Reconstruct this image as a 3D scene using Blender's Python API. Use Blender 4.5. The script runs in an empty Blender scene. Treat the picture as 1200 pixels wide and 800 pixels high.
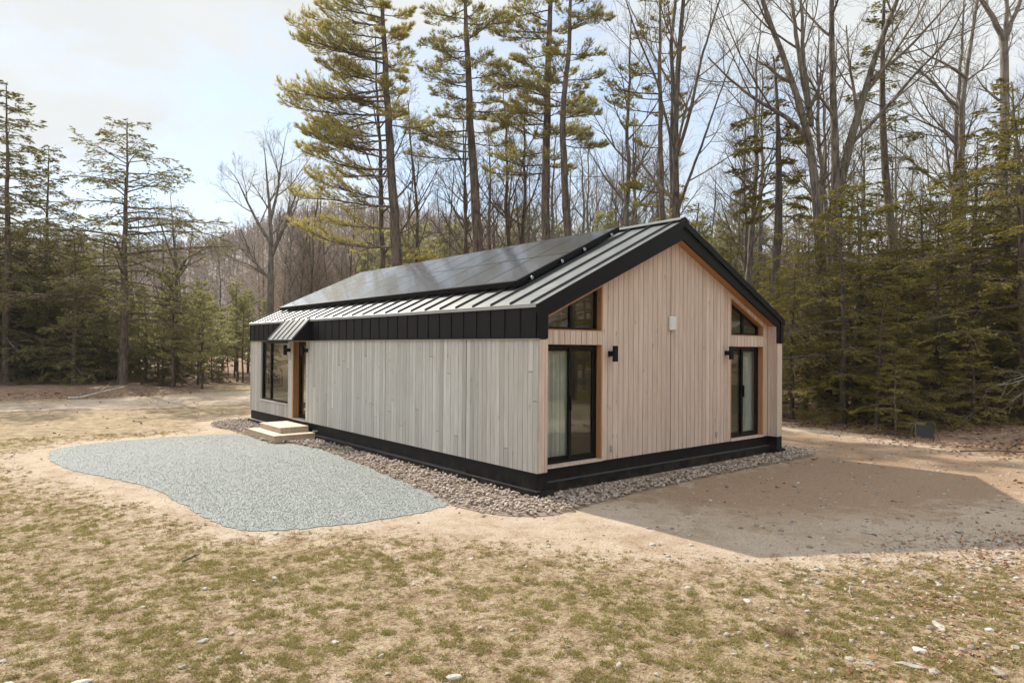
import bpy, math, random
import numpy as np
from mathutils import Vector, Matrix

# ------------------------------------------------------------------ camera, world, sun, exposure
SC = bpy.context.scene
COL = SC.collection
CAM = np.array([-6.803, -7.556, 2.277])
YAW, PITCH, ROLL, FPX = 0.6938, 0.0092, 0.0072, 781.2
cam_d = bpy.data.cameras.new('camera')
cam_d.sensor_width = 36.0
cam_d.lens = FPX / 1200 * 36
cam_d.clip_start = 0.1
cam_d.clip_end = 3000
cam = bpy.data.objects.new('camera', cam_d)
COL.objects.link(cam)
_fw = np.array([math.sin(YAW) * math.cos(PITCH), math.cos(YAW) * math.cos(PITCH), math.sin(PITCH)])
_rt = np.array([math.cos(YAW), -math.sin(YAW), 0.0])
_up = np.cross(_rt, _fw)
_r2 = _rt * math.cos(ROLL) + _up * math.sin(ROLL)
_u2 = -_rt * math.sin(ROLL) + _up * math.cos(ROLL)
cam.matrix_world = Matrix(((_r2[0], _u2[0], -_fw[0], CAM[0]), (_r2[1], _u2[1], -_fw[1], CAM[1]),
                           (_r2[2], _u2[2], -_fw[2], CAM[2]), (0, 0, 0, 1)))
SC.camera = cam
SC.view_settings.view_transform = 'Standard'
SC.view_settings.look = 'None'
SC.view_settings.exposure = 0.68
SC.view_settings.gamma = 1.0
SC.view_settings.use_curve_mapping = False
SC.cycles.use_denoising = True
SC.cycles.max_bounces = 6
SC.cycles.diffuse_bounces = 3
SC.cycles.glossy_bounces = 3
SC.cycles.transmission_bounces = 5
SC.cycles.transparent_max_bounces = 8
SC.cycles.caustics_reflective = False
SC.cycles.caustics_refractive = False

SUN_EL = math.radians(38.9)
SUN_STRENGTH = 4.2
SKY_STRENGTH = 0.1
CLOUD = (5.85, 6.0, 6.0)
world = bpy.data.worlds.new('World')
SC.world = world
world.use_nodes = True
wn, wl = world.node_tree.nodes, world.node_tree.links
bg = wn['Background']
sky = wn.new('ShaderNodeTexSky')
sky.sky_type = 'NISHITA'
sky.sun_disc = False
sky.sun_elevation = SUN_EL
sky.sun_rotation = 0.0            # sun stands over +Y
sky.air_density = 1.0
sky.dust_density = 0.25
geo = wn.new('ShaderNodeTexCoord')
mp = wn.new('ShaderNodeMapping')
mp.inputs['Scale'].default_value = (1.0, 1.0, 2.2)
mp.inputs['Location'].default_value = (0.35, 0.1, 0.2)
nz = wn.new('ShaderNodeTexNoise')
nz.inputs['Scale'].default_value = 2.1
nz.inputs['Detail'].default_value = 7
nz.inputs['Roughness'].default_value = 0.58
nz.inputs['Distortion'].default_value = 0.5
rp = wn.new('ShaderNodeValToRGB')
rp.color_ramp.elements[0].position = 0.35
rp.color_ramp.elements[0].color = (0.3, 0.3, 0.3, 1)
rp.color_ramp.elements[1].position = 0.50
rp.color_ramp.elements[1].color = (1, 1, 1, 1)
nz2 = wn.new('ShaderNodeTexNoise')
nz2.inputs['Scale'].default_value = 5.0
nz2.inputs['Detail'].default_value = 5
cl = wn.new('ShaderNodeMix'); cl.data_type = 'RGBA'
cl.inputs['A'].default_value = (4.9, 5.15, 5.3, 1)
cl.inputs['B'].default_value = CLOUD + (1,)
sk = wn.new('ShaderNodeMix'); sk.data_type = 'RGBA'; sk.blend_type = 'ADD'
sk.inputs['Factor'].default_value = 1.0
sk.inputs['B'].default_value = (0.9, 1.1, 1.25, 1)
mx = wn.new('ShaderNodeMix'); mx.data_type = 'RGBA'
wl.new(geo.outputs['Generated'], mp.inputs['Vector'])
wl.new(mp.outputs['Vector'], nz.inputs['Vector'])
wl.new(mp.outputs['Vector'], nz2.inputs['Vector'])
wl.new(nz.outputs['Fac'], rp.inputs['Fac'])
wl.new(nz2.outputs['Fac'], cl.inputs['Factor'])
wl.new(rp.outputs['Color'], mx.inputs['Factor'])
wl.new(sky.outputs['Color'], sk.inputs['A'])
wl.new(sk.outputs['Result'], mx.inputs['A'])
wl.new(cl.outputs['Result'], mx.inputs['B'])
# sky overhead, mostly above the view, brightened as added fill light
sep = wn.new('ShaderNodeSeparateXYZ'); wl.new(geo.outputs['Generated'], sep.inputs[0])
hi = wn.new('ShaderNodeMapRange'); hi.interpolation_type = 'SMOOTHSTEP'
hi.inputs['From Min'].default_value = 0.42; hi.inputs['From Max'].default_value = 0.85
hi.inputs['To Min'].default_value = 1.0; hi.inputs['To Max'].default_value = 1.7
wl.new(sep.outputs['Z'], hi.inputs['Value'])
vm = wn.new('ShaderNodeVectorMath'); vm.operation = 'SCALE'
wl.new(mx.outputs['Result'], vm.inputs[0]); wl.new(hi.outputs['Result'], vm.inputs['Scale'])
wl.new(vm.outputs['Vector'], bg.inputs['Color'])
bg.inputs['Strength'].default_value = SKY_STRENGTH

sun_d = bpy.data.lights.new('sun', 'SUN')
sun_d.energy = SUN_STRENGTH
sun_d.angle = math.radians(0.6)
sun_d.color = (1.0, 0.93, 0.82)
sun = bpy.data.objects.new('sun', sun_d)
COL.objects.link(sun)
sun.location = (0, 20, 30)
_sd = Vector((0.0, -math.cos(SUN_EL), -math.sin(SUN_EL)))
sun.rotation_euler = _sd.to_track_quat('-Z', 'Y').to_euler()

# ------------------------------------------------------------------ material helpers
def new_mat(name):
    m = bpy.data.materials.new(name)
    m.use_nodes = True
    nt = m.node_tree
    return m, nt.nodes, nt.links, nt.nodes['Principled BSDF']

def ramp(n, stops):
    r = n.new('ShaderNodeValToRGB')
    e = r.color_ramp.elements
    while len(e) < len(stops): e.new(0.5)
    for i, (p, c) in enumerate(stops):
        e[i].position = p
        e[i].color = tuple(c) + (1,)
    return r

def noise(n, l, scale, detail=5, rough=0.6, vec=None, dist=0.0):
    t = n.new('ShaderNodeTexNoise')
    t.inputs['Scale'].default_value = scale
    t.inputs['Detail'].default_value = detail
    t.inputs['Roughness'].default_value = rough
    t.inputs['Distortion'].default_value = dist
    if vec is not None: l.new(vec, t.inputs['Vector'])
    return t

def coords(n, l, scale=(1, 1, 1), kind='Object'):
    c = n.new('ShaderNodeTexCoord')
    m = n.new('ShaderNodeMapping')
    m.inputs['Scale'].default_value = scale
    l.new(c.outputs[kind], m.inputs['Vector'])
    return m.outputs['Vector']

def mixc(n, l, fac, a, b, mode='MIX'):
    m = n.new('ShaderNodeMix'); m.data_type = 'RGBA'; m.blend_type = mode
    for s, v in (('Factor', fac), ('A', a), ('B', b)):
        if isinstance(v, (int, float)): m.inputs[s].default_value = v
        elif isinstance(v, tuple): m.inputs[s].default_value = v + (1,) if len(v) == 3 else v
        else: l.new(v, m.inputs[s])
    return m.outputs['Result']

def math_n(n, l, op, a, b=None, clamp=False):
    m = n.new('ShaderNodeMath'); m.operation = op; m.use_clamp = clamp
    for i, v in enumerate((a, b)):
        if v is None: continue
        if isinstance(v, (int, float)): m.inputs[i].default_value = v
        else: l.new(v, m.inputs[i])
    return m.outputs[0]

def bump(n, l, h, strength=0.3, dist=0.02, normal=None):
    b = n.new('ShaderNodeBump')
    b.inputs['Strength'].default_value = strength
    b.inputs['Distance'].default_value = dist
    l.new(h, b.inputs['Height'])
    if normal is not None: l.new(normal, b.inputs['Normal'])
    return b.outputs['Normal']

def attr(n, name):
    a = n.new('ShaderNodeAttribute'); a.attribute_name = name
    return a

def wood_mat(name, c0, c1, c2, stain, rough=0.75, streak=1.0):
    """boards: per-board tone attribute, grain along the board, small knots, grey weathering"""
    m, n, l, p = new_mat(name)
    a = attr(n, 'tone')
    g = noise(n, l, 1.0, 6, 0.65, coords(n, l, (38, 38, 1.6)))
    st = noise(n, l, 1.0, 4, 0.6, coords(n, l, (9, 9, 0.55)))
    base = ramp(n, [(0.0, c0), (0.5, c1), (1.0, c2)])
    l.new(a.outputs['Fac'], base.inputs['Fac'])
    gr = ramp(n, [(0.32, (0.72, 0.70, 0.68)), (0.62, (1.06, 1.06, 1.06))])
    l.new(g.outputs['Fac'], gr.inputs['Fac'])
    c = mixc(n, l, 0.85, base.outputs['Color'], gr.outputs['Color'], 'MULTIPLY')
    sr = ramp(n, [(0.40, (0, 0, 0)), (0.72, (1, 1, 1))])
    l.new(st.outputs['Fac'], sr.inputs['Fac'])
    c = mixc(n, l, math_n(n, l, 'MULTIPLY', sr.outputs['Color'], 0.45 * streak), c, stain)
    v = n.new('ShaderNodeTexVoronoi'); v.inputs['Scale'].default_value = 1.0
    l.new(coords(n, l, (7.0, 7.0, 1.9)), v.inputs['Vector'])
    kn = ramp(n, [(0.055, (1, 1, 1)), (0.11, (0, 0, 0))])
    l.new(v.outputs['Distance'], kn.inputs['Fac'])
    c = mixc(n, l, math_n(n, l, 'MULTIPLY', kn.outputs['Color'], 0.55), c, tuple(x * 0.4 for x in stain))
    l.new(c, p.inputs['Base Color'])
    p.inputs['Roughness'].default_value = rough
    l.new(bump(n, l, g.outputs['Fac'], 0.25, 0.004), p.inputs['Normal'])
    return m

def plain_mat(name, col, rough=0.5, metal=0.0, var=0.12, scale=6.0, bumps=0.1, coat=0.0):
    m, n, l, p = new_mat(name)
    t = noise(n, l, scale, 6, 0.65, coords(n, l))
    r = ramp(n, [(0.3, tuple(x * (1 - var) for x in col)), (0.7, tuple(min(1, x * (1 + var)) for x in col))])
    l.new(t.outputs['Fac'], r.inputs['Fac'])
    l.new(r.outputs['Color'], p.inputs['Base Color'])
    rr = n.new('ShaderNodeMapRange')
    rr.inputs['To Min'].default_value = max(0.03, rough - 0.08)
    rr.inputs['To Max'].default_value = min(1, rough + 0.08)
    l.new(t.outputs['Fac'], rr.inputs['Value'])
    l.new(rr.outputs['Result'], p.inputs['Roughness'])
    p.inputs['Metallic'].default_value = metal
    p.inputs['Coat Weight'].default_value = coat
    if bumps: l.new(bump(n, l, t.outputs['Fac'], bumps, 0.01), p.inputs['Normal'])
    return m

M = {}
M['clad_pale'] = wood_mat('pale_larch', (0.45, 0.435, 0.405), (0.57, 0.555, 0.525), (0.69, 0.675, 0.645), (0.42, 0.375, 0.32), streak=0.8)
M['clad_pink'] = wood_mat('bleached_cedar', (0.61, 0.475, 0.39), (0.68, 0.545, 0.455), (0.75, 0.62, 0.53), (0.42, 0.30, 0.22), streak=0.6)
M['cedar'] = wood_mat('warm_cedar', (0.42, 0.20, 0.085), (0.52, 0.27, 0.12), (0.60, 0.34, 0.17), (0.36, 0.16, 0.07), 0.6)
M['step_wood'] = wood_mat('new_pine_boards', (0.50, 0.38, 0.26), (0.58, 0.46, 0.33), (0.66, 0.55, 0.42), (0.42, 0.30, 0.19), 0.7)
M['black_metal'] = plain_mat('black_sheet_metal', (0.006, 0.006, 0.0065), 0.5, 0.0, 0.2, 3, 0.05)
M['black_wood'] = plain_mat('black_painted_board', (0.007, 0.007, 0.0075), 0.55, 0.0, 0.35, 5, 0.15)
M['frame'] = plain_mat('black_window_frame', (0.006, 0.006, 0.0065), 0.35, 0, 0.15, 8, 0.0)
M['seam_roof'] = plain_mat('grey_seamed_metal', (0.19, 0.195, 0.19), 0.40, 0.6, 0.12, 2.2, 0.04)
for k_ in ('black_metal', 'black_wood', 'frame'): M[k_].node_tree.nodes['Principled BSDF'].inputs['Specular IOR Level'].default_value = 0.22
M['seam_shaded'] = plain_mat('shaded_seam_metal', (0.05, 0.052, 0.054), 0.45, 0.3, 0.1, 2.2, 0.0)  # seams coloured darker than the sheet to paint in their shading
M['old_black'] = plain_mat('weathered_black_board', (0.03, 0.029, 0.022), 0.7, 0, 0.5, 2.5, 0.2)
def add_dust(m):
    nt = m.node_tree; n, l = nt.nodes, nt.links; p = n['Principled BSDF']
    src = p.inputs['Base Color'].links[0].from_socket
    g = n.new('ShaderNodeNewGeometry'); sp = n.new('ShaderNodeSeparateXYZ'); l.new(g.outputs['Position'], sp.inputs[0])
    t = noise(n, l, 5.0, 7, 0.7, g.outputs['Position'])
    mr = n.new('ShaderNodeMapRange'); mr.inputs['From Min'].default_value = 0.30; mr.inputs['From Max'].default_value = 0.02; mr.inputs['To Max'].default_value = 0.22
    l.new(sp.outputs['Z'], mr.inputs['Value'])
    th = n.new('ShaderNodeMapRange'); th.inputs['From Min'].default_value = 0.42; th.inputs['From Max'].default_value = 0.72
    l.new(t.outputs['Fac'], th.inputs['Value'])
    f = math_n(n, l, 'MULTIPLY', math_n(n, l, 'ADD', mr.outputs['Result'], 0.015), th.outputs['Result'])
    l.new(mixc(n, l, f, src, (0.26, 0.19, 0.13)), p.inputs['Base Color'])
add_dust(M['black_wood']); add_dust(M['old_black'])
M['white_plastic'] = plain_mat('white_plastic', (0.72, 0.72, 0.70), 0.4, 0, 0.04, 8, 0.0)
M['grey_plastic'] = plain_mat('greige_plastic', (0.40, 0.36, 0.32), 0.5, 0, 0.06, 8, 0.0)
M['drywall'] = plain_mat('inside_wall_paint', (0.78, 0.73, 0.64), 0.8, 0, 0.04, 3, 0.02)
M['inner_floor'] = plain_mat('inside_oak_floor', (0.45, 0.31, 0.19), 0.45, 0, 0.2, 4, 0.02)
M['silver'] = plain_mat('silver_cap', (0.6, 0.6, 0.6), 0.3, 0.9, 0.05, 8, 0.0)
M['dark_art'] = plain_mat('dark_print', (0.05, 0.05, 0.055), 0.6, 0, 0.7, 4, 0.0)
M['tarp'] = plain_mat('dark_tarp', (0.016, 0.014, 0.011), 0.55, 0, 0.4, 9, 0.2)
M['pipe'] = plain_mat('grey_pipe', (0.06, 0.065, 0.065), 0.5, 0.2, 0.15, 9, 0.0)

def glass_mat():
    m, n, l, p = new_mat('window_glass')
    out = n['Material Output']
    tr = n.new('ShaderNodeBsdfTransparent'); tr.inputs['Color'].default_value = (0.90, 0.93, 0.91, 1)
    gl = n.new('ShaderNodeBsdfGlossy'); gl.inputs['Roughness'].default_value = 0.01
    gl.inputs['Color'].default_value = (0.92, 0.95, 0.94, 1)
    ge = n.new('ShaderNodeNewGeometry'); dt = n.new('ShaderNodeVectorMath'); dt.operation = 'DOT_PRODUCT'
    l.new(ge.outputs['Normal'], dt.inputs[0]); l.new(ge.outputs['Incoming'], dt.inputs[1])
    gz = math_n(n, l, 'POWER', math_n(n, l, 'SUBTRACT', 1.0, math_n(n, l, 'ABSOLUTE', dt.outputs['Value'])), 5.0)
    ns = noise(n, l, 1.3, 2, 0.5, coords(n, l))
    l.new(bump(n, l, ns.outputs['Fac'], 0.03, 0.02), gl.inputs['Normal'])
    mx = n.new('ShaderNodeMixShader')
    f = math_n(n, l, 'MULTIPLY_ADD', gz, 0.92)
    f.node.inputs[2].default_value = 0.08
    l.new(f, mx.inputs['Fac'])
    l.new(tr.outputs[0], mx.inputs[1]); l.new(gl.outputs[0], mx.inputs[2])
    l.new(mx.outputs[0], out.inputs['Surface'])
    return m
M['glass'] = glass_mat()

def curtain_mat():
    m, n, l, p = new_mat('white_curtain')
    t = noise(n, l, 1.0, 4, 0.6, coords(n, l, (14, 14, 0.7)))
    r = ramp(n, [(0.3, (0.50, 0.51, 0.47)), (0.7, (0.64, 0.65, 0.61))])
    l.new(t.outputs['Fac'], r.inputs['Fac']); l.new(r.outputs['Color'], p.inputs['Base Color'])
    p.inputs['Roughness'].default_value = 0.9
    return m
M['curtain'] = curtain_mat()

def solar_mat():
    m, n, l, p = new_mat('solar_glass')
    v = coords(n, l, (1, 1, 1))
    b = n.new('ShaderNodeTexBrick')
    b.offset = 0.0
    b.inputs['Scale'].default_value = 1.0
    b.inputs['Brick Width'].default_value = 0.156
    b.inputs['Row Height'].default_value = 0.156
    b.inputs['Mortar Size'].default_value = 0.004
    b.inputs['Color1'].default_value = (0.010, 0.012, 0.018, 1)
    b.inputs['Color2'].default_value = (0.014, 0.016, 0.023, 1)
    b.inputs['Mortar'].default_value = (0.045, 0.047, 0.05, 1)
    l.new(v, b.inputs['Vector'])
    l.new(b.outputs['Color'], p.inputs['Base Color'])
    d = noise(n, l, 7, 5, 0.6, v)
    rr = n.new('ShaderNodeMapRange'); rr.inputs['To Min'].default_value = 0.16; rr.inputs['To Max'].default_value = 0.26
    l.new(d.outputs['Fac'], rr.inputs['Value']); l.new(rr.outputs['Result'], p.inputs['Roughness'])
    p.inputs['IOR'].default_value = 1.8
    p.inputs['Coat Weight'].default_value = 0.5
    p.inputs['Coat Roughness'].default_value = 0.08
    return m
M['solar'] = solar_mat()

def bark_mat(name, c0, c1, scale=1.0):
    m, n, l, p = new_mat(name)
    v = coords(n, l, (9 * scale, 9 * scale, 1.6 * scale))
    t = noise(n, l, 1.0, 7, 0.7, v, 0.4)
    lich = noise(n, l, 2.3, 5, 0.6, coords(n, l))
    r = ramp(n, [(0.38, c0), (0.60, c1)])
    l.new(t.outputs['Fac'], r.inputs['Fac'])
    oi = n.new('ShaderNodeObjectInfo')
    lr = ramp(n, [(0.50, (0, 0, 0)), (0.66, (1, 1, 1))])
    l.new(lich.outputs['Fac'], lr.inputs['Fac'])
    c = mixc(n, l, math_n(n, l, 'MULTIPLY', lr.outputs['Color'], 0.35), r.outputs['Color'], tuple(min(1, x * 1.5 + 0.02) for x in c1))
    k = math_n(n, l, 'MULTIPLY_ADD', oi.outputs['Random'], 0.5); k.node.inputs[2].default_value = 0.75
    hs = n.new('ShaderNodeHueSaturation'); l.new(k, hs.inputs['Value']); l.new(c, hs.inputs['Color'])
    l.new(hs.outputs['Color'], p.inputs['Base Color'])
    p.inputs['Roughness'].default_value = 0.9
    l.new(bump(n, l, t.outputs['Fac'], 0.8, 0.04), p.inputs['Normal'])
    return m
M['bark_grey'] = bark_mat('grey_oak_bark', (0.035, 0.028, 0.021), (0.19, 0.158, 0.122))
M['bark_pale'] = bark_mat('pale_maple_bark', (0.085, 0.072, 0.058), (0.27, 0.235, 0.195))
M['bark_pine'] = bark_mat('brown_pine_bark', (0.045, 0.034, 0.026), (0.17, 0.132, 0.10))
M['bark_twig'] = bark_mat('grey_brown_twigs', (0.075, 0.057, 0.04), (0.21, 0.165, 0.118))
M['dead_wood'] = bark_mat('bleached_dead_wood', (0.28, 0.25, 0.22), (0.52, 0.48, 0.43))

def leaf_mat(name, c0, c1, c2, trans=0.35):
    m, n, l, p = new_mat(name)
    out = n['Material Output']
    g = n.new('ShaderNodeNewGeometry')
    oi = n.new('ShaderNodeObjectInfo')
    t = noise(n, l, 0.9, 3, 0.6, coords(n, l))
    f = math_n(n, l, 'MULTIPLY', g.outputs['Random Per Island'], 0.45)
    f = math_n(n, l, 'ADD', f, math_n(n, l, 'MULTIPLY', t.outputs['Fac'], 0.75))
    f = math_n(n, l, 'SUBTRACT', f, 0.12)
    r = ramp(n, [(0.12, c0), (0.48, c1), (0.85, c2)])
    l.new(f, r.inputs['Fac'])
    k = math_n(n, l, 'MULTIPLY_ADD', oi.outputs['Random'], 0.4); k.node.inputs[2].default_value = 0.8
    hs = n.new('ShaderNodeHueSaturation'); l.new(k, hs.inputs['Value']); l.new(r.outputs['Color'], hs.inputs['Color'])
    d = n.new('ShaderNodeBsdfDiffuse'); tr = n.new('ShaderNodeBsdfTranslucent')
    l.new(hs.outputs['Color'], d.inputs['Color']); l.new(hs.outputs['Color'], tr.inputs['Color'])
    mx = n.new('ShaderNodeMixShader'); mx.inputs['Fac'].default_value = trans
    l.new(d.outputs[0], mx.inputs[1]); l.new(tr.outputs[0], mx.inputs[2])
    l.new(mx.outputs[0], out.inputs['Surface'])
    return m
M['pine_needles'] = leaf_mat('white_pine_needles', (0.22, 0.20, 0.06), (0.42, 0.37, 0.12), (0.60, 0.51, 0.20), 0.5)
M['hemlock_leaf'] = leaf_mat('hemlock_sprays', (0.12, 0.105, 0.03), (0.34, 0.295, 0.075), (0.64, 0.54, 0.16), 0.5)
M['dark_hemlock'] = leaf_mat('dark_hemlock_sprays', (0.14, 0.13, 0.055), (0.26, 0.24, 0.10), (0.42, 0.375, 0.165), 0.5)
M['pale_pine'] = leaf_mat('young_pine_needles', (0.27, 0.265, 0.12), (0.44, 0.42, 0.20), (0.60, 0.56, 0.29), 0.5)
M['grass'] = leaf_mat('young_grass', (0.22, 0.18, 0.07), (0.285, 0.245, 0.095), (0.41, 0.35, 0.155), 0.4)
M['straw'] = leaf_mat('dry_straw', (0.26, 0.17, 0.10), (0.40, 0.29, 0.18), (0.58, 0.47, 0.34), 0.2)
M['dead_leaf'] = leaf_mat('fallen_oak_leaves', (0.16, 0.08, 0.045), (0.34, 0.20, 0.12), (0.52, 0.37, 0.26), 0.15)
M['hazy_twig'] = leaf_mat('hazy_bare_twigs', (0.22, 0.175, 0.145), (0.30, 0.245, 0.205), (0.39, 0.325, 0.275), 0.25)  # twig colour lightened to stand for haze over distance

def stone_mat(name, stops, rough=0.8):
    m, n, l, p = new_mat(name)
    g = n.new('ShaderNodeNewGeometry'); oi = n.new('ShaderNodeObjectInfo')
    t = noise(n, l, 28, 5, 0.65, coords(n, l))
    f = math_n(n, l, 'FRACT', math_n(n, l, 'ADD', g.outputs['Random Per Island'], oi.outputs['Random']))
    r = ramp(n, stops); l.new(f, r.inputs['Fac'])
    g2 = ramp(n, [(0.35, (0.72, 0.71, 0.70)), (0.7, (1.1, 1.1, 1.1))]); l.new(t.outputs['Fac'], g2.inputs['Fac'])
    c = mixc(n, l, 0.9, r.outputs['Color'], g2.outputs['Color'], 'MULTIPLY')
    l.new(c, p.inputs['Base Color']); p.inputs['Roughness'].default_value = rough
    l.new(bump(n, l, t.outputs['Fac'], 0.35, 0.006), p.inputs['Normal'])
    return m
M['river'] = stone_mat('river_stones', [(0.0, (0.26, 0.195, 0.15)), (0.35, (0.42, 0.33, 0.26)), (0.7, (0.56, 0.47, 0.39)), (1.0, (0.36, 0.31, 0.27))])
M['chips'] = stone_mat('blue_grey_chips', [(0.0, (0.215, 0.228, 0.213)), (0.4, (0.252, 0.265, 0.248)), (0.75, (0.28, 0.293, 0.273)), (1.0, (0.35, 0.36, 0.335))])
M['pale_stone'] = stone_mat('pale_field_stone', [(0.0, (0.33, 0.29, 0.245)), (0.5, (0.43, 0.395, 0.35)), (1.0, (0.54, 0.51, 0.475))])
M['pebble'] = stone_mat('mixed_pebbles', [(0.0, (0.22, 0.17, 0.13)), (0.5, (0.38, 0.32, 0.26)), (1.0, (0.52, 0.47, 0.41))])

def ground_mat():
    m, n, l, p = new_mat('ground_soil')
    v = coords(n, l)
    aS, aL, aG, aD = attr(n, 'sand'), attr(n, 'litter'), attr(n, 'grassy'), attr(n, 'shade_soil')
    n1 = noise(n, l, 0.55, 6, 0.6, v, 0.3)
    n2 = noise(n, l, 3.2, 8, 0.68, v, 0.4)
    n3 = noise(n, l, 17, 8, 0.75, v)
    n4 = noise(n, l, 75, 4, 0.7, v)
    sand = ramp(n, [(0.33, (0.28, 0.18, 0.115)), (0.42, (0.40, 0.295, 0.205)), (0.50, (0.50, 0.395, 0.295)), (0.66, (0.60, 0.505, 0.405))])
    l.new(math_n(n, l, 'ADD', math_n(n, l, 'MULTIPLY', n1.outputs['Fac'], 0.4), math_n(n, l, 'ADD', math_n(n, l, 'MULTIPLY', n2.outputs['Fac'], 0.4), math_n(n, l, 'MULTIPLY', n3.outputs['Fac'], 0.2))), sand.inputs['Fac'])
    turf = ramp(n, [(0.39, (0.14, 0.09, 0.05)), (0.46, (0.29, 0.20, 0.125)), (0.52, (0.45, 0.34, 0.24)), (0.62, (0.64, 0.53, 0.42))])
    l.new(math_n(n, l, 'ADD', math_n(n, l, 'MULTIPLY', n2.outputs['Fac'], 0.45), math_n(n, l, 'MULTIPLY', n3.outputs['Fac'], 0.55)), turf.inputs['Fac'])
    gr = ramp(n, [(0.46, (0, 0, 0)), (0.56, (1, 1, 1))])
    l.new(math_n(n, l, 'ADD', math_n(n, l, 'MULTIPLY', n1.outputs['Fac'], 0.25), math_n(n, l, 'MULTIPLY', n3.outputs['Fac'], 0.75)), gr.inputs['Fac'])
    gcol = mixc(n, l, n3.outputs['Fac'], (0.20, 0.165, 0.065), (0.36, 0.305, 0.125))
    turf_c = mixc(n, l, math_n(n, l, 'MULTIPLY', math_n(n, l, 'MULTIPLY', gr.outputs['Color'], aG.outputs['Fac']), 0.6), turf.outputs['Color'], gcol)
    lit = ramp(n, [(0.30, (0.085, 0.048, 0.030)), (0.44, (0.21, 0.13, 0.085)), (0.56, (0.36, 0.25, 0.175)), (0.70, (0.50, 0.39, 0.30))])
    l.new(math_n(n, l, 'ADD', math_n(n, l, 'MULTIPLY', n3.outputs['Fac'], 0.6), math_n(n, l, 'MULTIPLY', n2.outputs['Fac'], 0.4)), lit.inputs['Fac'])
    def soft(a, k=1.2):
        x = math_n(n, l, 'ADD', a.outputs['Fac'], math_n(n, l, 'MULTIPLY', math_n(n, l, 'SUBTRACT', n2.outputs['Fac'], 0.5), k))
        x = math_n(n, l, 'ADD', x, math_n(n, l, 'MULTIPLY', math_n(n, l, 'SUBTRACT', n3.outputs['Fac'], 0.5), 0.9))
        mr = n.new('ShaderNodeMapRange'); mr.inputs['From Min'].default_value = 0.35; mr.inputs['From Max'].default_value = 0.65
        l.new(x, mr.inputs['Value']); return mr.outputs['Result']
    shade_mix = math_n(n, l, 'MULTIPLY', soft(aD, 2.2), 0.85)
    sandc = mixc(n, l, shade_mix, sand.outputs['Color'], mixc(n, l, n3.outputs['Fac'], (0.22, 0.125, 0.07), (0.47, 0.33, 0.22)))
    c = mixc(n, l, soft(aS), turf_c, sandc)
    c = mixc(n, l, soft(aL), c, lit.outputs['Color'])
    fine = ramp(n, [(0.34, (0.55, 0.53, 0.51)), (0.62, (1.2, 1.2, 1.2))]); l.new(n4.outputs['Fac'], fine.inputs['Fac'])
    c = mixc(n, l, 0.9, c, fine.outputs['Color'], 'MULTIPLY')
    l.new(c, p.inputs['Base Color'])
    p.inputs['Roughness'].default_value = 0.95
    p.inputs['Specular IOR Level'].default_value = 0.15
    b = bump(n, l, n3.outputs['Fac'], 0.7, 0.06)
    b = bump(n, l, n4.outputs['Fac'], 0.4, 0.012, b)
    l.new(b, p.inputs['Normal'])
    return m
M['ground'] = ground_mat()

def pad_mat():
    m, n, l, p = new_mat('gravel_bed')
    v = coords(n, l)
    vo = n.new('ShaderNodeTexVoronoi'); vo.inputs['Scale'].default_value = 75; l.new(v, vo.inputs['Vector'])
    r = ramp(n, [(0.0, (0.23, 0.245, 0.23)), (0.5, (0.265, 0.28, 0.263)), (1.0, (0.31, 0.325, 0.305))])
    sp = n.new('ShaderNodeSeparateColor'); l.new(vo.outputs['Color'], sp.inputs[0]); l.new(sp.outputs[0], r.inputs['Fac'])
    l.new(r.outputs['Color'], p.inputs['Base Color']); p.inputs['Roughness'].default_value = 0.9
    l.new(bump(n, l, vo.outputs['Distance'], 0.5, 0.01), p.inputs['Normal'])
    return m
M['pad'] = pad_mat()

# ------------------------------------------------------------------ mesh helpers
def mesh_np(name, V, quads=None, tris=None, mat=None, smooth=False, tone=None):
    V = np.asarray(V, dtype=np.float32).reshape(-1, 3)
    me = bpy.data.meshes.new(name)
    q = np.zeros((0, 4), np.int32) if quads is None else np.asarray(quads, np.int32).reshape(-1, 4)
    t = np.zeros((0, 3), np.int32) if tris is None else np.asarray(tris, np.int32).reshape(-1, 3)
    me.vertices.add(len(V)); me.vertices.foreach_set('co', V.ravel())
    me.loops.add(q.size + t.size)
    me.loops.foreach_set('vertex_index', np.concatenate([q.ravel(), t.ravel()]))
    me.polygons.add(len(q) + len(t))
    ls = np.concatenate([np.arange(len(q)) * 4, q.size + np.arange(len(t)) * 3]).astype(np.int32)
    me.polygons.foreach_set('loop_start', ls)
    me.update(calc_edges=True)
    me.polygons.foreach_set('use_smooth', np.full(len(q) + len(t), bool(smooth)))
    if mat is not None: me.materials.append(mat)
    if tone is not None:
        a = me.attributes.new('tone', 'FLOAT', 'POINT'); a.data.foreach_set('value', np.asarray(tone, np.float32))
    return me

def link(name, me, parent=None, **props):
    o = bpy.data.objects.new(name, me); COL.objects.link(o)
    if parent is not None: o.parent = parent
    for k, v in props.items():
        if v is not None: o[k] = v
    return o

def thing(name, label, cat, loc=(0, 0, 0), rz=0.0, group=None):
    o = bpy.data.objects.new(name, None); COL.objects.link(o)
    o.empty_display_size = 0.3
    o.location = loc; o.rotation_euler = (0, 0, rz)
    o['label'] = label; o['category'] = cat
    if group: o['group'] = group
    return o

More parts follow.
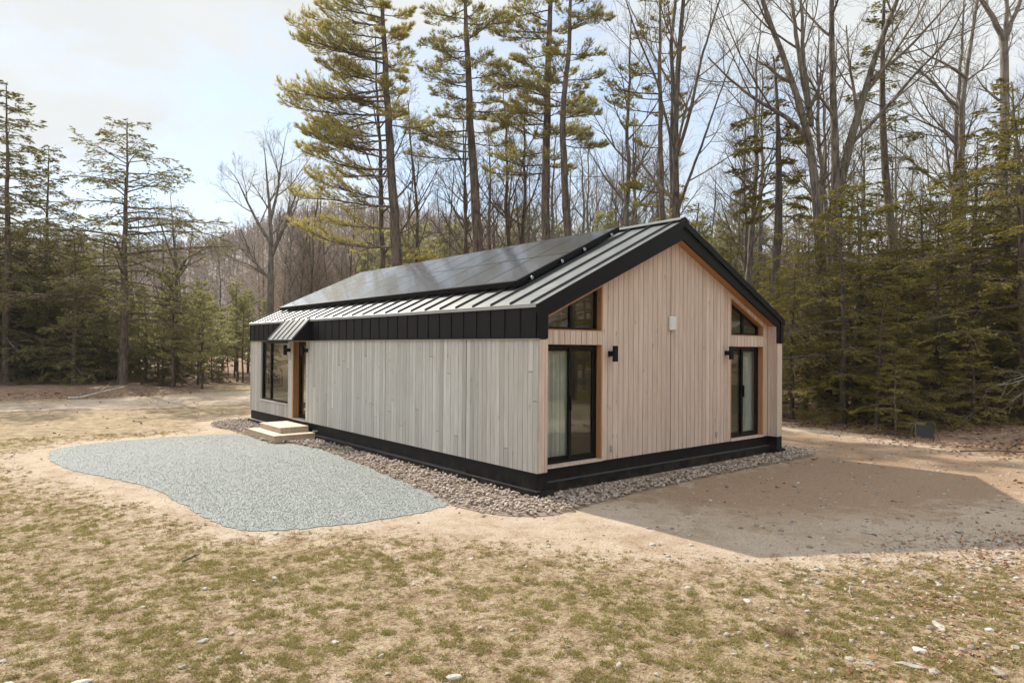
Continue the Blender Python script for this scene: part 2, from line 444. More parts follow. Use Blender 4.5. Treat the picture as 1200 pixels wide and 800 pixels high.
class MB:
    """collects hexahedra and tubes into one mesh"""
    def __init__(s): s.V = []; s.Q = []; s.T = []; s.tone = []; s.n = 0
    def add(s, V, Q=(), T=(), tone=0.5):
        V = np.asarray(V, float).reshape(-1, 3)
        s.V.append(V)
        if len(Q): s.Q.append(np.asarray(Q, int).reshape(-1, 4) + s.n)
        if len(T): s.T.append(np.asarray(T, int).reshape(-1, 3) + s.n)
        s.tone.append(np.full(len(V), tone)); s.n += len(V)
    HQ = [(0, 3, 2, 1), (4, 5, 6, 7), (0, 1, 5, 4), (1, 2, 6, 5), (2, 3, 7, 6), (3, 0, 4, 7)]
    def hexa(s, bot, top, tone=0.5): s.add(list(bot) + list(top), s.HQ, tone=tone)
    def box(s, x0, x1, y0, y1, z0, z1, tone=0.5):
        s.hexa([(x0, y0, z0), (x1, y0, z0), (x1, y1, z0), (x0, y1, z0)], [(x0, y0, z1), (x1, y0, z1), (x1, y1, z1), (x0, y1, z1)], tone)
    def cyl(s, p0, p1, r0, r1=None, k=12, tone=0.5):
        r1 = r0 if r1 is None else r1
        p0, p1 = Vector(p0), Vector(p1); d = (p1 - p0).normalized()
        a = d.orthogonal().normalized(); b = d.cross(a)
        V = []
        for p, r in ((p0, r0), (p1, r1)):
            for i in range(k):
                t = 2 * math.pi * i / k; V.append(p + a * (r * math.cos(t)) + b * (r * math.sin(t)))
        V += [p0, p1]
        Q = [(i, (i + 1) % k, k + (i + 1) % k, k + i) for i in range(k)]
        T = [((i + 1) % k, i, 2 * k) for i in range(k)] + [(k + i, k + (i + 1) % k, 2 * k + 1) for i in range(k)]
        s.add([tuple(v) for v in V], Q, T, tone)
    def me(s, name, mat, smooth=False):
        return mesh_np(name, np.concatenate(s.V), np.concatenate(s.Q) if s.Q else None, np.concatenate(s.T) if s.T else None, mat, smooth, np.concatenate(s.tone))
    def build(s, name, mat, parent=None, bevel=0.0, smooth=False, **props):
        me = s.me(name, mat, smooth)
        if bevel:
            import bmesh
            bm = bmesh.new(); bm.from_mesh(me)
            try: bmesh.ops.bevel(bm, geom=list(bm.edges), offset=bevel, segments=1, affect='EDGES')
            except Exception: pass
            bm.to_mesh(me); bm.free()
        return link(name, me, parent, **props)

def tubes(P, R, k):
    """P (B,K,3), R (B,K) -> verts, quads"""
    B, K, _ = P.shape
    T = np.gradient(P, axis=1)
    T /= np.linalg.norm(T, axis=2, keepdims=True) + 1e-9
    ref = np.where(np.abs(T[..., 2:3]) > 0.9, np.array([1.0, 0, 0]), np.array([0, 0, 1.0]))
    ref = np.broadcast_to(ref[:, :1], T.shape)
    A = np.cross(T, ref); A /= np.linalg.norm(A, axis=2, keepdims=True) + 1e-9
    C = np.cross(T, A)
    th = np.arange(k) * 2 * np.pi / k
    V = P[:, :, None] + R[:, :, None, None] * (A[:, :, None] * np.cos(th)[:, None] + C[:, :, None] * np.sin(th)[:, None])
    idx = np.arange(B * K * k).reshape(B, K, k)
    q = np.stack([idx[:, :-1], np.roll(idx, -1, 2)[:, :-1], np.roll(idx, -1, 2)[:, 1:], idx[:, 1:]], -1)
    return V.reshape(-1, 3), q.reshape(-1, 4)

def merge(parts):
    V, Q, off = [], [], 0
    for v, q in parts:
        V.append(v); Q.append(q + off); off += len(v)
    return np.concatenate(V), np.concatenate(Q)

def norm(a): return a / (np.linalg.norm(a, axis=-1, keepdims=True) + 1e-9)

def interp(P, R, t):
    """P (B,K,3), t (B,n) in 0..1 -> pos, radius, tangent"""
    B, K, _ = P.shape
    x = t * (K - 1); i = np.clip(x.astype(int), 0, K - 2); f = (x - i)[..., None]
    bi = np.arange(B)[:, None]
    p = P[bi, i] * (1 - f) + P[bi, i + 1] * f
    r = R[bi, i] * (1 - f[..., 0]) + R[bi, i + 1] * f[..., 0]
    return p, r, norm(P[bi, i + 1] - P[bi, i])

def walk(rng, p, d, L, K, up, wig):
    """grow polylines from p along d; up bends towards (or away from) the sky"""
    N = len(p); out = np.zeros((N, K, 3)); out[:, 0] = p
    step = (L / (K - 1))[:, None]
    for k in range(1, K):
        d = norm(d + np.array([0, 0, 1.0]) * (up / (K - 1)) + rng.normal(0, wig, (N, 3)))
        out[:, k] = out[:, k - 1] + d * step
    return out

def grow(rng, P, R, n, t0, t1, ang, L, K, up, wig, rs=0.6, planar=False, taper=0.25):
    B = len(P)
    t = t0 + (t1 - t0) * (np.arange(n)[None] + rng.random((B, n))) / n
    p, r, T = interp(P, R, t)
    a = ang * (1 + rng.normal(0, 0.18, (B, n)))
    if planar:
        H = norm(np.cross(T, np.array([0, 0, 1.0])))
        side = np.where((np.arange(n) % 2 == 0)[None], 1.0, -1.0)
        N_ = H * side[..., None] + np.array([0, 0, 1.0]) * rng.normal(0, 0.22, (B, n))[..., None]
        d = T * np.cos(a)[..., None] + norm(N_) * np.sin(a)[..., None]
    else:
        ref = np.where(np.abs(T[..., 2:3]) > 0.95, np.array([1.0, 0, 0]), np.array([0, 0, 1.0]))
        A = norm(np.cross(T, ref)); C = np.cross(T, A)
        az = np.arange(n)[None] * 2.4 + rng.random((B, n)) * 1.3 + rng.random((B, 1)) * 6.28
        d = T * np.cos(a)[..., None] + (A * np.cos(az)[..., None] + C * np.sin(az)[..., None]) * np.sin(a)[..., None]
    plen = np.linalg.norm(np.diff(P, axis=1), axis=2).sum(1)[:, None]
    Ls = L(t, plen) * (0.75 + 0.5 * rng.random((B, n)))
    p, d, Ls, r = p.reshape(-1, 3), d.reshape(-1, 3), Ls.ravel(), r.ravel()
    P2 = walk(rng, p, d, Ls, K, up, wig)
    r0 = np.minimum(r * rs, Ls * 0.035 + 0.004)
    R2 = r0[:, None] * np.linspace(1, taper, K)[None]
    return P2, R2

def needle_tris(rng, P, D, l, w):
    """one slim triangle per row"""
    N = len(P)
    s = norm(np.cross(D, rng.normal(size=(N, 3))))
    l = l * (0.7 + 0.6 * rng.random((N, 1))); w = w * (0.7 + 0.6 * rng.random((N, 1)))
    V = np.stack([P - s * w / 2, P + s * w / 2, P + D * l], 1).reshape(-1, 3)
    return V

def tufts(rng, P, R, n, t0, t1, m, spread, l, w, flat=1.0, up=0.0):
    """along each polyline n stations with m blades"""
    B = len(P)
    t = t0 + (t1 - t0) * rng.random((B, n))
    p, r, T = interp(P, R, t)
    p = np.repeat(p.reshape(-1, 3), m, 0); T = np.repeat(T.reshape(-1, 3), m, 0)
    e = rng.normal(0, spread, p.shape); e[:, 2] *= flat
    d = norm(T + e + np.array([0, 0, up]))
    return needle_tris(rng, p + rng.normal(0, l * 0.15, p.shape) * np.array([1, 1, flat]), d, l, w)

def trunk_line(pts, rad, K=26, wig=0.0, rng=None):
    """resample a hand-given trunk (list of 3-D points) smoothly"""
    pts = np.array(pts, float); s = np.r_[0, np.cumsum(np.linalg.norm(np.diff(pts, axis=0), axis=1))]
    u = np.linspace(0, s[-1], K)
    P = np.stack([np.interp(u, s, pts[:, i]) for i in range(3)], 1)
    for _ in range(2): P[1:-1] = (P[:-2] + 2 * P[1:-1] + P[2:]) / 4
    if wig and rng is not None:
        e = np.cumsum(rng.normal(0, wig, (K, 2)), 0); e -= np.linspace(0, 1, K)[:, None] * e[-1]
        P[:, :2] += e
    R = np.interp(np.linspace(0, 1, K), np.linspace(0, 1, len(rad)), rad)
    R[0] *= 1.35; R[1] *= 1.08
    return P[None], R[None]

def tree_meshes(tag, trunkparts, crown_tubes, needles, bark, twig, leaf):
    tv, tq = merge([tubes(P, R, k) for P, R, k in trunkparts])
    tm = mesh_np('trunk', tv, tq, None, bark, True)
    V, Q = [], []; off = 0
    mats = []
    if crown_tubes:
        V0, Q0 = merge([tubes(P, R, k) for P, R, k in crown_tubes]); nq = len(Q0)
    else: V0, Q0, nq = np.zeros((0, 3)), np.zeros((0, 4), int), 0
    if needles:
        N = np.concatenate(needles); T = np.arange(len(N)).reshape(-1, 3) + len(V0)
        cm = mesh_np('crown', np.concatenate([V0, N]), Q0, T, twig)
        cm.materials.append(leaf)
        mi = np.zeros(nq + len(T), np.int32); mi[nq:] = 1
        cm.polygons.foreach_set('material_index', mi)
    else:
        cm = mesh_np('crown', V0, Q0, None, twig)
    return tm, cm

def plant(name, meshes, loc, rz, sc, label, cat, group=None, tilt=0.0):
    t = thing(name, label, cat, loc, rz, group)
    t.scale = (sc, sc, sc) if not isinstance(sc, tuple) else sc
    t.rotation_euler = (tilt, tilt * 0.6, rz)
    link('trunk', meshes[0], t); link('crown', meshes[1], t)
    return t

# ------------------------------------------------------------------ terrain
HOUSE_L = 12.96
rngG = np.random.default_rng(5)
def vnoise(x, y, s, seed):
    r = np.random.default_rng(seed); g = r.random((64, 64))
    X, Y = np.asarray(x) / s, np.asarray(y) / s
    i, j = np.floor(X).astype(int), np.floor(Y).astype(int); f, h = X - i, Y - j
    f, h = f * f * (3 - 2 * f), h * h * (3 - 2 * h)
    G = lambda a, b: g[a % 64, b % 64]
    return (G(i, j) * (1 - f) + G(i + 1, j) * f) * (1 - h) + (G(i, j + 1) * (1 - f) + G(i + 1, j + 1) * f) * h - 0.5

def seg_sd(x, y, poly, closed=True):
    """signed distance to polygon, + inside"""
    poly = np.array(poly, float); x = np.asarray(x, float); y = np.asarray(y, float)
    d = np.full(x.shape, 1e9); ins = np.zeros(x.shape, bool); n = len(poly)
    for i in range(n):
        a, b = poly[i], poly[(i + 1) % n]; e = b - a
        t = np.clip(((x - a[0]) * e[0] + (y - a[1]) * e[1]) / (e @ e + 1e-12), 0, 1)
        d = np.minimum(d, np.hypot(x - a[0] - t * e[0], y - a[1] - t * e[1]))
        c = ((a[1] > y) != (b[1] > y)) & (x < e[0] * (y - a[1]) / (e[1] + 1e-12) + a[0])
        ins ^= c
    return np.where(ins, d, -d)

CLEARING = [(-30, 26.2), (-14, 26.2), (-6, 26.8), (-1, 26.6), (2.2, 28.2), (4.5, 33), (6.5, 36), (8.2, 33), (9.5, 24), (11.5, 18),
            (13.4, 12), (14.2, 6), (13.9, 3.0), (13.2, 0.9), (11.8, -1.5), (11.3, -3.4), (12.5, -8), (13, -16), (4, -24), (-14, -24), (-30, -16)]
PAD = [(-5.30, 9.25), (-5.12, 9.95), (-4.6, 10.4), (-3.99, 10.58), (-2.8, 10.6), (-1.74, 10.4), (-1.2, 10.0), (-1.12, 8.0), (-0.72, 7.6), (-0.62, 6.0), (-0.80, 4.2),
       (-0.97, 2.6), (-1.15, 1.1), (-1.28, 0.58), (-1.45, 0.42), (-1.9, 0.33), (-2.5, 0.33), (-2.98, 0.44), (-3.6, 0.60), (-3.98, 0.82), (-4.16, 1.25), (-4.24, 1.9), (-4.28, 2.84), (-4.36, 4.0), (-4.52, 4.9),
       (-4.85, 5.85), (-5.2, 6.95), (-5.36, 8.1)]
ROCKS = [(-1.12, 8.1), (-0.72, 7.6), (-0.60, 6.0), (-0.78, 4.2), (-0.95, 2.6), (-1.12, 1.1), (-1.26, 0.45), (-1.22, -0.02), (-1.02, -0.55), (-0.6, -0.88), (0.0, -0.86), (0.52, -0.78), (1.84, -0.68),
         (3.0, -0.64), (4.2, -0.60), (5.6, -0.64), (6.7, -0.68), (7.6, -0.60), (8.1, -0.1), (8.1, 2), (7.9, 6), (7.9, 13.6), (4, 13.9), (0.3, 13.8), (-0.9, 13.3), (-1.25, 12.3), (-1.1, 11.2), (-1.1, 10.0)]
def ground_z(x, y):
    x = np.asarray(x, float); y = np.asarray(y, float)
    z = 0.05 * vnoise(x, y, 3.1, 1) + 0.03 * vnoise(x, y, 0.9, 2)
    near = np.clip(1 - np.maximum(np.maximum(-1.6 - x, x - 8.4), np.maximum(-1.2 - y, y - 14.2)) / 1.5, 0, 1)
    z = z * (1 - near) - 0.012 * near
    pd = np.clip(seg_sd(x, y, PAD) / 0.3 + 1.3, 0, 1)
    z = z * (1 - pd) - 0.012 * pd
    out = np.clip(-seg_sd(x, y, CLEARING), 0, 60)
    z = z + 0.22 * np.clip(out / 3, 0, 1) * (0.5 + vnoise(x, y, 2.0, 3) * 1.2) + 0.02 * out
    return z

def axis_coords(lo, hi, step, far):
    a = list(np.arange(lo, hi + 1e-6, step)); s = step
    l, r = [], []
    x = lo
    while x > -far: s *= 1.16; x -= s; l.append(x)
    s = step; x = hi
    while x < far: s *= 1.16; x += s; r.append(x)
    return np.array(l[::-1] + a + r)
gx = axis_coords(-11, 15, 0.14, 600); gy = axis_coords(-7, 30, 0.16, 600)
X, Y = np.meshgrid(gx, gy)
Z = ground_z(X, Y)
idx = np.arange(X.size).reshape(X.shape)
Qg = np.stack([idx[:-1, :-1], idx[:-1, 1:], idx[1:, 1:], idx[1:, :-1]], -1).reshape(-1, 4)
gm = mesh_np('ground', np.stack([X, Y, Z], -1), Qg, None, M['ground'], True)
sd = seg_sd(X, Y, CLEARING)
litter = np.clip(0.5 - (sd - 0.5) / 2.4 , 0, 1)
# bare sand: a worn ring round house and gravel, the track along the right side and across the far left
SAND = [(-6.3, 9.3), (-6.2, 6.8), (-5.5, 5.0), (-5.1, 3.6), (-4.9, 2.2), (-4.55, 0.7), (-3.6, 0.15), (-2.9, -0.3), (-2.6, -1.0), (-1.9, -1.7), (-1.6, -2.5), (-1.0, -3.3), (-0.4, -4.0), (0.6, -4.5), (2.4, -5.9), (6, -7.6), (9, -6.6),
        (10.9, -4.4), (11.3, -2.4), (12.2, 0), (12.8, 3), (12.6, 8), (11, 14), (8, 22), (5, 27), (-4, 24.8), (-14, 24.6), (-26, 22), (-26, 19), (-12, 20.2), (-4, 20.6), (-1.5, 19.0), (2, 19.5), (1.0, 15.0), (-1, 14.5), (-2, 11.5), (-5.0, 11.2)]
sdS = seg_sd(X, Y, SAND)
sand = np.clip(0.5 + sdS / 1.9, 0, 1)
grassy = np.clip(0.85 + 0.5 * vnoise(X, Y, 2.4, 9), 0, 1)
gg = np.clip(seg_sd(X, Y, [(-6.5, 11.5), (-2, 11.8), (-0.5, 14.8), (1.5, 16), (1.5, 19), (-3, 19.6), (-7, 17)]) + 0.7, 0, 1)
grassy = np.maximum(grassy, gg)
shade_soil = np.clip(0.5 + seg_sd(X, Y, [(0.6, -0.5), (1.4, -2.6), (3.5, -4.2), (7, -5.2), (10.5, -3.8), (10.8, -1.5), (11.5, 1.5), (10, 4), (8, 2), (8, 0)]) / 2.2, 0, 1) * 0.85  # browner soil zone, also painting warm brown into the cabin shadow
for nm, arr in (('shade_soil', shade_soil), ('sand', sand), ('litter', litter), ('grassy', grassy)):
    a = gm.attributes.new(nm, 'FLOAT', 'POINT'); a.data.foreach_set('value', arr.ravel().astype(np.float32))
link('ground', gm, kind='structure')

# gravel pad: a thin bed following its outline
def sheet(name, poly, z, mat, ragged=0.0, thick=0.02, **props):
    import bmesh
    bm = bmesh.new()
    n = len(poly); P = []
    for i in range(n):                                     # smooth outline
        p0, p1, p2, p3 = [np.array(poly[(i + k) % n]) for k in (-1, 0, 1, 2)]
        for t in np.linspace(0, 1, 9)[:-1]:
            P.append(0.5 * ((2 * p1) + (-p0 + p2) * t + (2 * p0 - 5 * p1 + 4 * p2 - p3) * t * t + (-p0 + 3 * p1 - 3 * p2 + p3) * t ** 3))
    jr = random.Random(4)
    if ragged: P = [p + np.array([jr.uniform(-1, 1), jr.uniform(-1, 1)]) * ragged for p in P]
    top = [bm.verts.new((p[0], p[1], z)) for p in P]
    bot = [bm.verts.new((p[0] * 1.0, p[1] * 1.0, z - thick - 0.04)) for p in P]
    bm.faces.new(top)
    for i in range(len(P)): bm.faces.new((top[i], bot[i], bot[(i + 1) % len(P)], top[(i + 1) % len(P)]))
    bmesh.ops.recalc_face_normals(bm, faces=bm.faces)
    me = bpy.data.meshes.new(name); bm.to_mesh(me); bm.free(); me.materials.append(mat)
    return link(name, me, **props), P
_, PADS = sheet('gravel_path', PAD, -0.003, M['pad'], 0.035, kind='structure')

# far hills: one terrain ridge round the clearing
az = np.radians(np.linspace(-70, 150, 221)); rr = np.concatenate([np.linspace(85, 330, 50), np.linspace(345, 600, 8)])
A, Rr = np.meshgrid(az, rr)
deg = np.degrees(A)                                        # azimuth from +Y towards +X
def ridge(deg):
    h = np.interp(deg, [-70, -30, 0, 10, 15, 20, 24, 30, 40, 60, 90, 150], [22, 22, 24, 27, 31, 38, 44, 42, 35, 28, 25, 20])
    return h
def hill_z(A, Rr):
    deg = np.degrees(A)
    s = np.clip((Rr - 85) / (245 - 85), 0, 1); s = s * s * (3 - 2 * s)
    w = 1 + 0.10 * vnoise(deg, Rr * 0.2, 5, 21) + 0.2 * vnoise(Rr * np.sin(A), Rr * np.cos(A), 45, 22) * np.clip((Rr - 100) / 50, 0, 1)
    down = np.clip((Rr - 250) / 350, 0, 1)
    return ridge(deg) * s * w * (1 - 0.3 * down) - 3 * (1 - s) + 1.0
Hz = hill_z(A, Rr)
HX, HY = CAM[0] + Rr * np.sin(A), CAM[1] + Rr * np.cos(A)
idx = np.arange(A.size).reshape(A.shape)
Qh = np.stack([idx[:-1, :-1], idx[:-1, 1:], idx[1:, 1:], idx[1:, :-1]], -1).reshape(-1, 4)[:, ::-1]
hm = mesh_np('hills', np.stack([HX, HY, Hz], -1), Qh, None, plain_mat('hillside_litter', (0.20, 0.155, 0.125), 0.95, 0, 0.4, 0.06, 0.3), True)
link('hills', hm, kind='structure')

# ------------------------------------------------------------------ scatter stuff near the camera
def base_stone(k=1):
    V = np.array([(1, 0, 0), (-1, 0, 0), (0, 1, 0), (0, -1, 0), (0, 0, 1), (0, 0, -1)], float)
    T = np.array([(0, 2, 4), (2, 1, 4), (1, 3, 4), (3, 0, 4), (2, 0, 5), (1, 2, 5), (3, 1, 5), (0, 3, 5)])
    for _ in range(k):
        nv = list(map(tuple, V)); cache = {}; NT = []
        def mid(a, b):
            key = (min(a, b), max(a, b))
            if key not in cache:
                m = np.array(nv[a]) + np.array(nv[b]); nv.append(tuple(m / np.linalg.norm(m))); cache[key] = len(nv) - 1
            return cache[key]
        for a, b, c in T:
            ab, bc, ca = mid(a, b), mid(b, c), mid(c, a)
            NT += [(a, ab, ca), (ab, b, bc), (ca, bc, c), (ab, bc, ca)]
        V, T = np.array(nv), np.array(NT)
    return V, T
def scatter_stones(rng, P, size, k, flat=0.55, jag=0.15):
    V0, T0 = base_stone(k); N = len(P); nv = len(V0)
    s = size[:, None] * (0.75 + 0.5 * rng.random((N, 3))) * np.array([1, 0.8, flat])
    V = V0[None] * (1 + rng.normal(0, jag, (N, nv, 1))) * s[:, None]
    a = rng.random(N) * 6.283; c, sn = np.cos(a)[:, None], np.sin(a)[:, None]
    ti = rng.normal(0, 0.3, N)[:, None]
    x, y, z = V[..., 0] * c - V[..., 1] * sn, V[..., 0] * sn + V[..., 1] * c, V[..., 2]
    z = z + ti * x
    V = np.stack([x, y, z], -1) + P[:, None]
    T = (T0[None] + (np.arange(N) * nv)[:, None, None]).reshape(-1, 3)
    return V.reshape(-1, 3), T
def sample_poly(rng, poly, n, margin=0.0):
    poly = np.array(poly); lo, hi = poly.min(0), poly.max(0); out = np.zeros((0, 2))
    while len(out) < n:
        p = lo + (hi - lo) * rng.random((n * 2, 2)); out = np.concatenate([out, p[seg_sd(p[:, 0], p[:, 1], poly) > margin]])
    return out[:n]
HOUSE_RECT = [(-0.10, -0.08), (7.4, -0.08), (7.4, 13.05), (-0.10, 13.05)]
rng = np.random.default_rng(11)
p = sample_poly(rng, ROCKS, 40000, -0.0)
p = p[(seg_sd(p[:, 0], p[:, 1], HOUSE_RECT) < 0) & ((p[:, 0] < 0) | (p[:, 1] < 0.2) | (rng.random(len(p)) < 0.12))]
p = p + rng.normal(0, 0.045, p.shape)
sz = 0.019 + 0.017 * rng.random(len(p)) ** 1.5
z = 0.012 + 0.035 * rng.random(len(p))
V, T = scatter_stones(rng, np.c_[p, z], sz, 1, 0.62, 0.10)
link('river_stones', mesh_np('river_stones', V, None, T, M['river'], True), kind='stuff', label='bed of rounded tan river stones round the black plinth', category='stones')
sheet('stone_bed', ROCKS, -0.004, plain_mat('stone_bed_soil', (0.22, 0.165, 0.125), 0.95, 0, 0.4, 30, 0.5), kind='structure')

p = sample_poly(rng, PAD, 170000, -0.02)
p = p[(rng.random(len(p)) < np.clip(1.35 - 0.07 * np.hypot(p[:, 0] - CAM[0], p[:, 1] - CAM[1]), 0.25, 1))]
p = p + rng.normal(0, 1, p.shape) * np.where(rng.random(len(p)) < 0.16, 0.15, 0.04)[:, None]
V, T = scatter_stones(rng, np.c_[p, 0.0 + 0.004 * rng.random(len(p))], 0.004 + 0.0045 * rng.random(len(p)) ** 2, 0, 0.5, 0.10)
link('gravel', mesh_np('gravel', V, None, T, M['chips'], True), kind='stuff', label='blue grey crushed stone on the parking pad', category='gravel')

# view wedge sampling helper: positions in front of the camera out to some metres, denser near
def wedge(rng, n, r0, r1, half=0.70, power=1.0):
    a = YAW + rng.uniform(-half, half, n); r = r0 + (r1 - r0) * rng.random(n) ** power
    return np.c_[CAM[0] + r * np.sin(a), CAM[1] + r * np.cos(a)]
def zone(p): # sand and litter field values at points
    s = np.clip(0.5 + seg_sd(p[:, 0], p[:, 1], SAND) / 1.9, 0, 1)
    li = np.clip(0.5 - (seg_sd(p[:, 0], p[:, 1], CLEARING) - 0.5) / 2.4, 0, 1)
    pad = (seg_sd(p[:, 0], p[:, 1], PAD) > -0.06) | (seg_sd(p[:, 0], p[:, 1], ROCKS) > -0.02)
    return s, li, pad
# grass tufts
p = wedge(rng, 140000, 3.6, 20, 0.72, 0.9); s, li, pad = zone(p)
dens = 0.5 + 0.30 * vnoise(p[:, 0], p[:, 1], 1.1, 31) + 0.9 * vnoise(p[:, 0], p[:, 1], 0.065, 32) + 0.55 * vnoise(p[:, 0], p[:, 1], 0.14, 33)
keep = (~pad) & (rng.random(len(p)) < np.clip(dens, 0.02, 1) * np.clip(1.15 - 1.55 * s, 0.0, 1) * (1 - li)) & (dens > 0.55)
p = p[keep]; z = ground_z(p[:, 0], p[:, 1]); n = len(p); m = 12
c = np.repeat(np.c_[p, z], m, 0); c[:, :2] += rng.normal(0, 0.017, (len(c), 2))
d = rng.normal(0, 0.75, (len(c), 3)); d[:, 2] = 0.35 + 0.5 * rng.random(len(c))
V = needle_tris(rng, c, norm(d), 0.034, 0.0075)
link('grass', mesh_np('grass', V, None, np.arange(len(V)).reshape(-1, 3), M['grass']), kind='stuff', label='sparse short spring grass in the foreground', category='grass')
# dry straw and thatch
p = wedge(rng, 150000, 3.6, 18, 0.72, 0.9); s, li, pad = zone(p)
keep = (~pad) & (rng.random(len(p)) < np.clip(1.0 - 1.1 * s, 0.03, 1))
p = p[keep]; z = ground_z(p[:, 0], p[:, 1]) + 0.006
d = rng.normal(0, 1, (len(p), 3)); d[:, 2] *= 0.18
V = needle_tris(rng, np.c_[p, z], norm(d), 0.05, 0.006)
link('dry_straw', mesh_np('dry_straw', V, None, np.arange(len(V)).reshape(-1, 3), M['straw']), kind='stuff', label='dry straw and thatch between the grass', category='straw')
# fallen leaves: thick along the forest edge, scattered in the yard
def leaves(rng, P, size):
    N = len(P); a = rng.random(N) * 6.283
    u = np.c_[np.cos(a), np.sin(a), rng.normal(0, 0.35, N)]; v = np.c_[-np.sin(a), np.cos(a), rng.normal(0, 0.35, N)] * 0.6
    s = (size * (0.6 + 0.8 * rng.random(N)))[:, None]
    c = P + np.array([0, 0, 0.012])
    V = np.stack([c - u * s, c - v * s + u * s * 0.1, c + u * s, c + v * s - u * s * 0.1 + np.array([0, 0, 0.004])], 1).reshape(-1, 3)
    return V, np.arange(N * 4).reshape(-1, 4)
p = np.concatenate([wedge(rng, 70000, 14, 36, 0.75, 1.0), wedge(rng, 7000, 3.8, 18, 0.72, 1.0), np.c_[rng.uniform(-3, 3.5, 14000), rng.uniform(-7.2, -3.6, 14000)]]); s, li, pad = zone(p)
clump = 0.5 + 1.2 * vnoise(p[:, 0], p[:, 1], 0.6, 41)
right = np.clip((p[:, 0] + 2.6) / 2.0, 0, 1) * np.clip((-4.2 - p[:, 1]) / 1.0, 0, 1)
keep = (~pad) & (rng.random(len(p)) < np.clip(li * 1.2 + 0.02 + 0.75 * right, 0, 1) * np.clip(clump, 0.1, 1))
p = p[keep]; P3 = np.c_[p, ground_z(p[:, 0], p[:, 1])]
V, Q = leaves(rng, P3, np.where(np.hypot(p[:, 0] - CAM[0], p[:, 1] - CAM[1]) > 14, 0.055, 0.02))
link('fallen_leaves', mesh_np('fallen_leaves', V, Q, None, M['dead_leaf']), kind='stuff', label='brown fallen leaves along the edge of the woods', category='leaves')
# pebbles
p = np.concatenate([wedge(rng, 9000, 3.7, 20, 0.72, 0.8), np.c_[rng.uniform(-2.4, 3.0, 2600), rng.uniform(-7.0, -4.2, 2600)]]); s, li, pad = zone(p); p = p[~pad]
right = np.clip((p[:, 0] + 2.5) / 4, 0.12, 1)
p = p[rng.random(len(p)) < right]
V, T = scatter_stones(rng, np.c_[p, ground_z(p[:, 0], p[:, 1]) + 0.003], 0.006 + 0.034 * rng.random(len(p)) ** 4, 1, 0.5, 0.12)
link('pebbles', mesh_np('pebbles', V, None, T, M['pebble'], True), kind='stuff', label='scattered pebbles on the dry ground', category='pebbles')

# ------------------------------------------------------------------ the cabin
W, L = 7.30, 12.96
WW, D = 0.21, 0.227                       # corner return width, recess of the gable wall
ZB, ZT, ZE, ZP = 0.36, 2.41, 2.97, 4.70   # cladding bottom / top, eave, ridge
SL = (ZP - ZE) / (W / 2)
ZSI, ZSP = 2.78, 4.325                    # soffit line
SS = (ZSP - ZSI) / (W / 2 - WW)
rb = random.Random(3)
cabin = thing('cabin', 'long pale timber cabin with black seamed roof, solar panels and wooden gable', 'cabin', (0, 0, 0))

def boards(mb, plane, u0, u1, zb, ztop, bw, thick, openings=(), seams=(), joint=0.4, cuts=None, gap=0.006):
    """vertical boards. plane(u, depth, z) -> xyz; ztop(u) top height; openings (ua, ub, z0(u), z1(u))"""
    us = [u0]
    cutset = sorted(set([u0, u1] + [round(a, 4) for o in openings for a in o[:2] if u0 < a < u1] + [s for s in seams if u0 < s < u1]))
    for a, b in zip(cutset[:-1], cutset[1:]):
        n = max(1, round((b - a) / bw)); e = np.linspace(a, b, n + 1)
        for i in range(n):
            x0, x1 = e[i] + gap / 2, e[i + 1] - gap / 2
            if any(abs(e[i] - s) < 1e-6 for s in seams): x0 += 0.006
            if any(abs(e[i + 1] - s) < 1e-6 for s in seams): x1 -= 0.006
            xm = (x0 + x1) / 2
            spans = [((zb, zb), (ztop(x0), ztop(x1)))]
            for ua, ub, f0, f1 in openings:
                if ua - 1e-4 < xm < ub + 1e-4:
                    new = []
                    for (l0, l1), (h0, h1) in spans:
                        a0, a1, b0, b1 = f0(x0), f0(x1), f1(x0), f1(x1)
                        if min(a0 - l0, a1 - l1) > 0.005: new.append(((l0, l1), (min(a0, h0), min(a1, h1))))
                        if h0 - b0 > 0.004 or h1 - b1 > 0.004: new.append(((max(b0, l0), max(b1, l1)), (max(h0, b0), max(h1, b1))))
                    spans = new
            for (l0, l1), (h0, h1) in spans:
                segs = [((l0, l1), (h0, h1))]
                if joint and (h0 - l0) > 1.2 and rb.random() < joint:
                    j = rb.uniform(l0 + 0.25, h0 - 0.25)
                    segs = [((l0, l1), (j, j)), ((j + 0.008, j + 0.008), (h0, h1))]
                for (a0, a1), (b0, b1) in segs:
                    t = thick + rb.uniform(-0.0015, 0.0025)
                    mb.hexa([plane(x0, 0, a0), plane(x1, 0, a1), plane(x1, -t, a1), plane(x0, -t, a0)],
                            [plane(x0, 0, b0), plane(x1, 0, b1), plane(x1, -t, b1), plane(x0, -t, b0)], tone=min(1, max(0, rb.gauss(0.5, 0.24))))

cst = lambda v: (lambda u: v)
# --- long left wall (outer face at x = 0, boards go outwards from x = 0.022)
WIN = (9.98, 12.06, 0.70, ZT - 0.012)                      # big window: y0 y1 z0 z1
DOOR = (8.80, 9.66, ZB - 0.02, ZT + 0.0)
pl_left = lambda u, d, z: (0.022 + d, u, z)
mb = MB()
boards(mb, pl_left, 0.0, L, ZB, cst(ZT - 0.004), 0.118, 0.022,
       [(WIN[0], WIN[1], cst(WIN[2]), cst(9)), (DOOR[0], DOOR[1], cst(-9), cst(9))], seams=(1.86, 4.71, 7.53), joint=0.32, gap=0.008)
side = mb.build('side_wall', M['clad_pale'], cabin, label='silvery pale vertical boards of the long wall')
